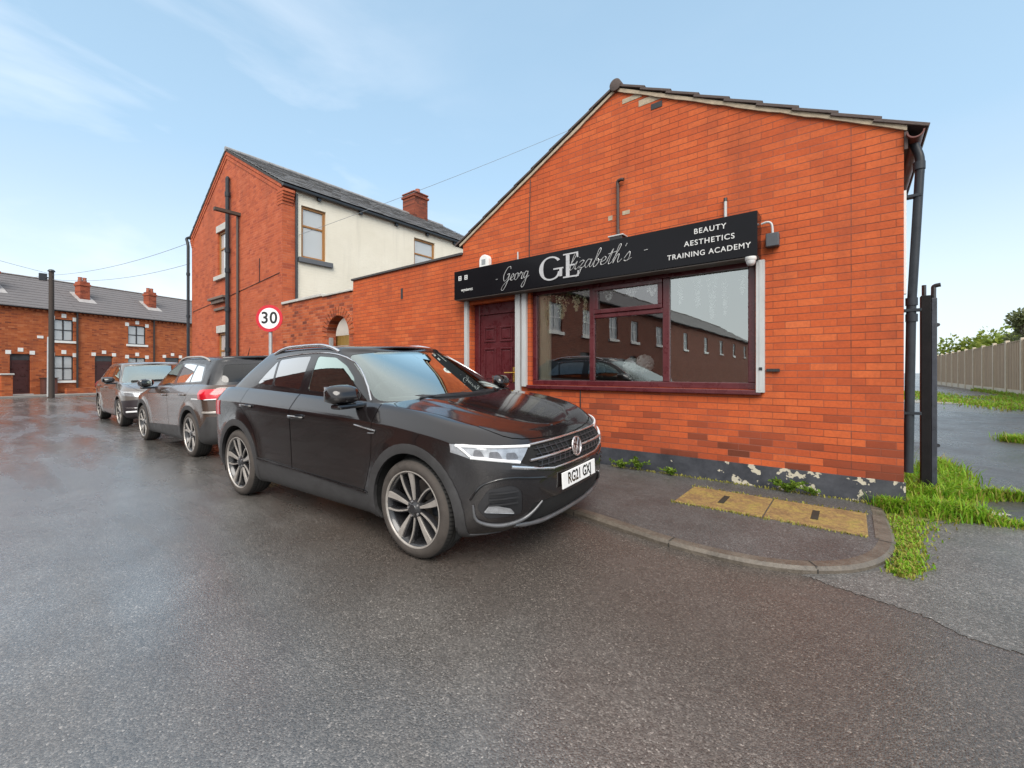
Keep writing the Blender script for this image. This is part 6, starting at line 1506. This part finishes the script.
NEAR = dict(paint=PAINT_N, axles=(1.295, -1.295), wheel_r=.338, rim_r=.258, arch_r=.382, trim_w=.062, track=.905, flare=.020, wheel_style='swirl',
    ztop=([-2.2, -1.9, -1.5, -1, -.5, 0, .5, .9, 1.2, 1.5, 1.8, 2.0, 2.1], [1.055, 1.085, 1.095, 1.085, 1.068, 1.052, 1.035, 1.018, .990, .942, .876, .812, .785]),
    zlow=([-2.2, -1.8, -1.2, 1.2, 1.8, 2.2], [.25, .21, .168, .165, .19, .22]), taper=([-2.2, -1.6, -.6, .8, 1.6, 2.2], [.965, .988, 1, 1, .985, .965]),
    crown=([.7, 1.0, 1.5, 1.85, 2.1], [.030, .030, .026, .016, .008]), bonnet_crease=.60,
    levels=[(0, 1.890, -1.95, .74), (.05, 1.980, -2.02, .845), (.13, 2.035, -2.07, .885), (.27, 2.065, -2.095, .898), (.45, 2.078, -2.105, .900), (.60, 2.075, -2.10, .902), (.72, 2.060, -2.085, .906), (.80, 2.040, -2.07, .909), (.845, 2.026, -2.06, .908), (.87, 2.015, -2.055, .897), (.93, 1.980, -2.04, .858), (.975, 1.945, -2.025, .826), (1.0, 1.915, -2.01, .802)],
    af=.52, nf=2.55, ar=.36, nr=3.2, cowl=.60,
    doors={10: [(.86, 1.2), (.90, .90), (.865, .60), (.80, .415), (.70, .30), (-.245, .30), (-.245, 1.2)], 11: [(-.255, .30), (-.72, .30), (-.84, .44), (-.90, .62), (-1.02, .78), (-1.20, .90), (-1.25, 1.2), (-.255, 1.2)]},
    bonnet=smooth_poly([(.95, -.74), (1.4, -.735), (1.75, -.68), (1.93, -.50), (2.0, 0), (1.93, .50), (1.75, .68), (1.4, .735), (.95, .74), (.8, 0)], 4),
    clad=[(-2.3, .10), (2.3, .10), (1.62, .26), (1.0, .345), (.70, .375), (-.85, .442), (-1.55, .45), (-1.78, .36), (-2.3, .40)],
    ends={60: ('front', [[(s*y, z) for y, z in ((.49, .766), (.70, .786), (.884, .810), (.886, .758), (.845, .724), (.60, .670))] for s in (1, -1)]),
          61: ('front', [(-.487, .766), (.487, .766), (.597, .672), (.50, .628), (.30, .598), (-.30, .598), (-.50, .628), (-.597, .672)]),
          62: ('front', [(-.50, .395), (.50, .395), (.60, .27), (.45, .235), (-.45, .235), (-.60, .27)]),
          63: ('front', [[(s*y, z) for y, z in rounded([(.585, .345), (.60, .50), (.66, .545), (.785, .535), (.83, .42), (.78, .34)], .03, 3)] for s in (1, -1)]),
          64: ('rear', [[(s*y, z) for y, z in ((.42, .96), (.80, .965), (.93, .955), (.93, .80), (.80, .815), (.42, .85))] for s in (1, -1)])},
    end_parts={60: ('headlight', M_LENS, .001), 61: ('grille', M_GAP, -.004), 62: ('air_intake', M_GAP, -.004), 63: ('fog_surround', M_BLACKPL, -.004), 64: ('tail_light', M_REDL, .006)},
    cabin=dict(xf0=1.17, af0=.46, nf=2.5, xr0=-1.86, ar0=.30, nr=3.0, w0=.798, xf1=.26, af1=.25, xr1=-1.38, ar1=.20, w1=.605, taper=([-1.7, -1.2, -.4, .3], [.93, .985, 1, .985]), crown=.020, bow=.014, bowx=.05,
        zroof=([-1.5, -1.35, -.9, -.4, 0, .3], [1.395, 1.415, 1.450, 1.458, 1.444, 1.408]),
        dlo=[(.70, 1.045), (.30, 1.062), (-.3, 1.082), (-1.0, 1.118), (-1.22, 1.138), (-1.10, 1.26), (-.97, 1.375), (-.6, 1.408), (-.2, 1.415), (.08, 1.392), (.30, 1.315), (.52, 1.19)],
        glass=[[(.50, 1.07), (.10, 1.083), (-.165, 1.092), (-.215, 1.395), (.06, 1.378), (.27, 1.302), (.44, 1.20)], [(-.305, 1.10), (-.79, 1.122), (-.885, 1.372), (-.6, 1.392), (-.335, 1.398)], [(-.825, 1.126), (-1.13, 1.142), (-.93, 1.355), (-.915, 1.36)]],
        glass_mat=[M_CARGLASS, M_PRIV, M_PRIV], screen=[(-.772, 1.03), (0, 1.02), (.772, 1.03), (.592, 1.398), (.30, 1.425), (-.30, 1.425), (-.592, 1.398)], rear=[(-.62, 1.13), (.62, 1.13), (.50, 1.36), (-.50, 1.36)],
        chrome=[(.73, 1.035), (.62, 1.135), (.52, 1.205), (.42, 1.268), (.31, 1.328), (.20, 1.372), (.08, 1.402), (-.05, 1.418), (-.25, 1.424), (-.5, 1.421), (-.75, 1.407), (-.97, 1.385)]),
    mirror=(.645, 1.095), handles={10: (-.13, .872), 11: (-1.06, .925)}, handle_chrome=True, rails=(-1.08, .06, .60), steer=radians(1), extra=near_extra)
car1 = build_car('parked_car', 'black compact SUV with silver spoked wheels parked in front of shop', NEAR, (0, 0, 0), 0)
CO = Vector((-3.73, 2.75, 0)); cy, rl, S1 = radians(2.9), radians(2.0), 1.02
Rl = Matrix.Rotation(cy, 4, 'Z') @ Matrix.Rotation(rl, 4, 'X'); piv = Vector((0, -.8, 0))
car1.rotation_euler = Rl.to_euler(); car1.scale = (S1,)*3
car1.location = CO+(Matrix.Rotation(cy, 4, 'Z') @ Vector((0, -.8*S1, 0)))-(Rl @ (piv*S1))
car1["group"] = 'cars parked half on the footway'

# ------------------------------------------------------------------ the two cars parked behind it
def place_car(o, x, y, rz, roll, near):
    """stands with the wheels on side `near` (local y sign) on the road and the others up on the footway"""
    R_ = Matrix.Rotation(rz, 4, 'Z') @ Matrix.Rotation(roll, 4, 'X'); p = Vector((0, near*.8, 0)); o.rotation_euler = R_.to_euler(); o.location = Vector((x, y, 0))+(Matrix.Rotation(rz, 4, 'Z') @ p)-(R_ @ p)
P2 = car_paint('grey_brown_paint', (.070, .046, .036), .10, .12, .2)
def rear_extra(t_, S_, SL, SH, doors, body, bon):
    def re(y, z, off=.006): return SL.front(y, z, -1, off)
    for s in (-1, 1):
        m = MB(); m.tube([re(s*(.50+.40*k/10), .892-.008*k/10, .010) for k in range(11)], .008, 6); m.build('lamp_strip', M_DRL, t_, world=False, smooth=60)
        m = MB(); m.tube([re(s*(.52+.36*k/10), .70, .008) for k in range(11)], .018, 6); m.build('bumper_strip', M_RIMS, t_, world=False, smooth=60)
    plate(t_, re(0, .80, .012), pi, None, True)
    m = MB(); m.tube([S_.top(-1.50-.10*(1-abs(-1+2*k/20)**2.2), -.50+k*.05)+Vector((-.03, 0, -.005)) for k in range(21)], .03, 8); m.build('roof_spoiler', M_GLOSSB, t_, world=False, smooth=60)
    m = MB(); m.tube([re(-.75+1.5*k/24, .42, .008) for k in range(25)], .02, 6); m.build('diffuser', M_RIMS, t_, world=False, smooth=60)
    p = S_.top(-1.15, 0); m = MB(); m.tube([p, p+Vector((-.10, 0, .14))], [.008, .003], 6); m.build('aerial', M_BLACKPL, t_, world=False)
    h = S_.side(.6, .98, 1)
TALL = dict(NEAR); TC = dict(NEAR['cabin'])
TC.update(xf0=1.22, xf1=.30, xr0=-1.93, xr1=-1.68, w1=.62, zroof=([-1.7, -1.4, -.9, -.4, 0, .3], [1.43, 1.455, 1.475, 1.475, 1.46, 1.42]), chrome=None, rear_glass=glass_mat('rear_dark_glass', (.08, .10, .10), 1.5, boost=1.6),
    dlo=[(.74, 1.045), (.30, 1.062), (-.3, 1.082), (-1.0, 1.110), (-1.50, 1.130), (-1.42, 1.28), (-1.30, 1.39), (-.6, 1.428), (-.2, 1.428), (.10, 1.40), (.34, 1.32), (.56, 1.20)],
    glass=[[(.54, 1.07), (.10, 1.083), (-.165, 1.092), (-.215, 1.41), (.06, 1.388), (.30, 1.30), (.48, 1.205)], [(-.285, 1.10), (-.93, 1.122), (-.93, 1.388), (-.6, 1.408), (-.325, 1.411)], [(-.97, 1.122), (-1.44, 1.142), (-1.29, 1.355), (-.97, 1.383)]],
    glass_mat=[M_CARGLASS, M_PRIV, M_PRIV], rear=[(-.64, 1.12), (.64, 1.12), (.53, 1.385), (-.53, 1.385)], screen=[(-.765, 1.03), (0, 1.02), (.765, 1.03), (.592, 1.41), (.30, 1.44), (-.30, 1.44), (-.592, 1.41)])
TALL.update(paint=P2, cabin=TC, wheel_style='twin', handle_chrome=False, handles={10: (-.13, .90), 11: (-1.02, .93)}, mirror_paint=M_GLOSSB, rails=(-1.35, .10, .61), rail_mat=M_RIMS, roof_paint=pm('black_roof', (.016, .016, .018), .32, coat=.3, var=.15), extra=rear_extra, steer=0,
    ends={60: ('front', [[(s*y, z) for y, z in ((.52, .80), (.88, .82), (.88, .70), (.56, .70))] for s in (1, -1)]), 61: ('front', [(-.5, .78), (.5, .78), (.45, .66), (-.45, .66)]), 62: ('front', [(-.6, .45), (.6, .45), (.5, .25), (-.5, .25)]),
          64: ('rear', [[(s*y, z) for y, z in rounded([(.62, .90), (.62, 1.03), (.95, 1.02), (.95, .885)], .04, 3)] for s in (1, -1)]), 65: ('rear', [(-.86, .64), (.86, .64), (.95, .2), (-.95, .2)]), 66: ('rear', [[(s*y, z) for y, z in rounded([(.47, .905), (.47, 1.02), (.615, 1.03), (.615, .905)], .03, 3)] for s in (1, -1)])},
    end_parts={60: ('headlight', M_LENS, .001), 61: ('grille', M_GAP, -.004), 62: ('air_intake', M_GAP, -.004), 64: ('tail_light', M_REDL, .012), 65: ('rear_bumper', M_TRIM, .010), 66: ('lamp_module', M_GLOSSB, .012)})
car2 = build_car('parked_car', 'grey brown crossover with red tail lights parked behind the black car', TALL, (0, 0, 0), 0, group='cars parked half on the footway')
place_car(car2, -9.16, 2.99, pi+radians(.8), radians(-2.2), 1)
P3 = car_paint('warm_grey_paint', (.15, .135, .125), .12, .15, .2)
def far_extra(t_, S_, SL, SH, doors, body, bon):
    def fr(y, z, off=.006): return SL.front(y, z, 1, off)
    plate(t_, fr(0, .50, .012), 0, None)
    m = MB(); m.tube([fr(-.50+1.0*k/20, .735, .008) for k in range(21)], .012, 6); m.build('grille_bar', M_CHROME, t_, world=False, smooth=60)
    for s in (-1, 1):
        m = MB(); m.tube([fr(s*(.46+.38*k/10), .385-.02*k/10, .012) for k in range(11)], .022, 6); m.build('fog_strip', M_DRL, t_, world=False, smooth=60)
        m = MB(); m.tube([fr(s*(.46+.38*k/10), .44+.02*k/10, .010) for k in range(11)], .010, 6); m.build('fog_strip', M_CHROME, t_, world=False, smooth=60)
        m = MB(); m.tube([fr(s*(.56+.30*k/10), .80+.01*k/10, .008) for k in range(11)], .008, 6); m.build('daylight_guide', M_DRL, t_, world=False, smooth=60)
    m = MB(); m.tube([SH.front(-.60+1.2*k/20, 1.05, 1, .01) for k in range(21)], .016, 6); m.build('cowl', M_BLACKPL, t_, world=False, smooth=60)
    p = SH.front(.15, 1.12, 1, -.04); m = MB(); m.box(p.x-.01, p.x-.006, .10, .19, 1.09, 1.17); m.build('tax_disc', M_WHITEPVC, t_, world=False)
FAR = dict(TALL); FAR.update(paint=P3, roof_paint=P3, mirror_paint=M_GLOSSB, wheel_style='ten', rails=None, extra=far_extra, trim_mat=P3, trim_w=.03,
    ends={60: ('front', [[(s*y, z) for y, z in ((.50, .80), (.70, .82), (.895, .84), (.895, .735), (.60, .70))] for s in (1, -1)]), 61: ('front', [(-.46, .775), (.46, .775), (.40, .66), (-.40, .66)]), 62: ('front', [(-.95, .62), (-.45, .655), (.45, .655), (.95, .62), (.95, .16), (-.95, .16)]), 64: TALL['ends'][64]},
    end_parts={60: ('headlight', M_LENS, .001), 61: ('grille', M_GAP, -.004), 62: ('front_bumper', pm('dark_plum_bumper', (.035, .028, .032), .4, var=.2), .004), 64: ('tail_light', M_REDL, .01)})
car3 = build_car('parked_car', 'lighter warm grey car at far end of the parked line, facing the camera', FAR, (0, 0, 0), 0, group='cars parked half on the footway')
place_car(car3, -14.8, 3.15, radians(-.5), radians(2.2), -1)

# ------------------------------------------------------------------ pieces that belong to one thing but stand apart become parts of their own
SPLIT = {'wheel_well', 'sill', 'lintel', 'pipe_bracket', 'brick_corner', 'rafter_foot', 'window_pillars', 'keystone', 'headrest', 'clamp', 'air_vent', 'mortar_patch', 'conduit', 'cable', 'lock_bracket', 'plinth', 'chimney_pot', 'rail', 'stone_ledge', 'hinge_pin', 'annex_wall', 'annex_coping'}
def islands(bm):
    seen = set(); out = []
    for v in bm.verts:
        if v in seen: continue
        st_ = [v]; seen.add(v); isl = []
        while st_:
            a = st_.pop(); isl.append(a)
            for e in a.link_edges:
                b = e.other_vert(a)
                if b not in seen: seen.add(b); st_.append(b)
        out.append(isl)
    return out
for o in list(COL.objects):
    if o.type != 'MESH' or o.name.split('.')[0] not in SPLIT or o.parent is None: continue
    bm = bmesh.new(); bm.from_mesh(o.data); isl = islands(bm)
    if len(isl) < 2: bm.free(); continue
    for k, vs_ in enumerate(isl):
        b = bm.copy(); b.verts.ensure_lookup_table(); keep = {v.index for v in vs_}; bmesh.ops.delete(b, geom=[v for v in b.verts if v.index not in keep], context='VERTS')
        if k == 0: first = b; continue
        c = o.copy(); c.data = o.data.copy(); COL.objects.link(c); b.to_mesh(c.data); b.free(); c.parent = o.parent; c.matrix_parent_inverse = o.matrix_parent_inverse
    first.to_mesh(o.data); first.free(); bm.free()
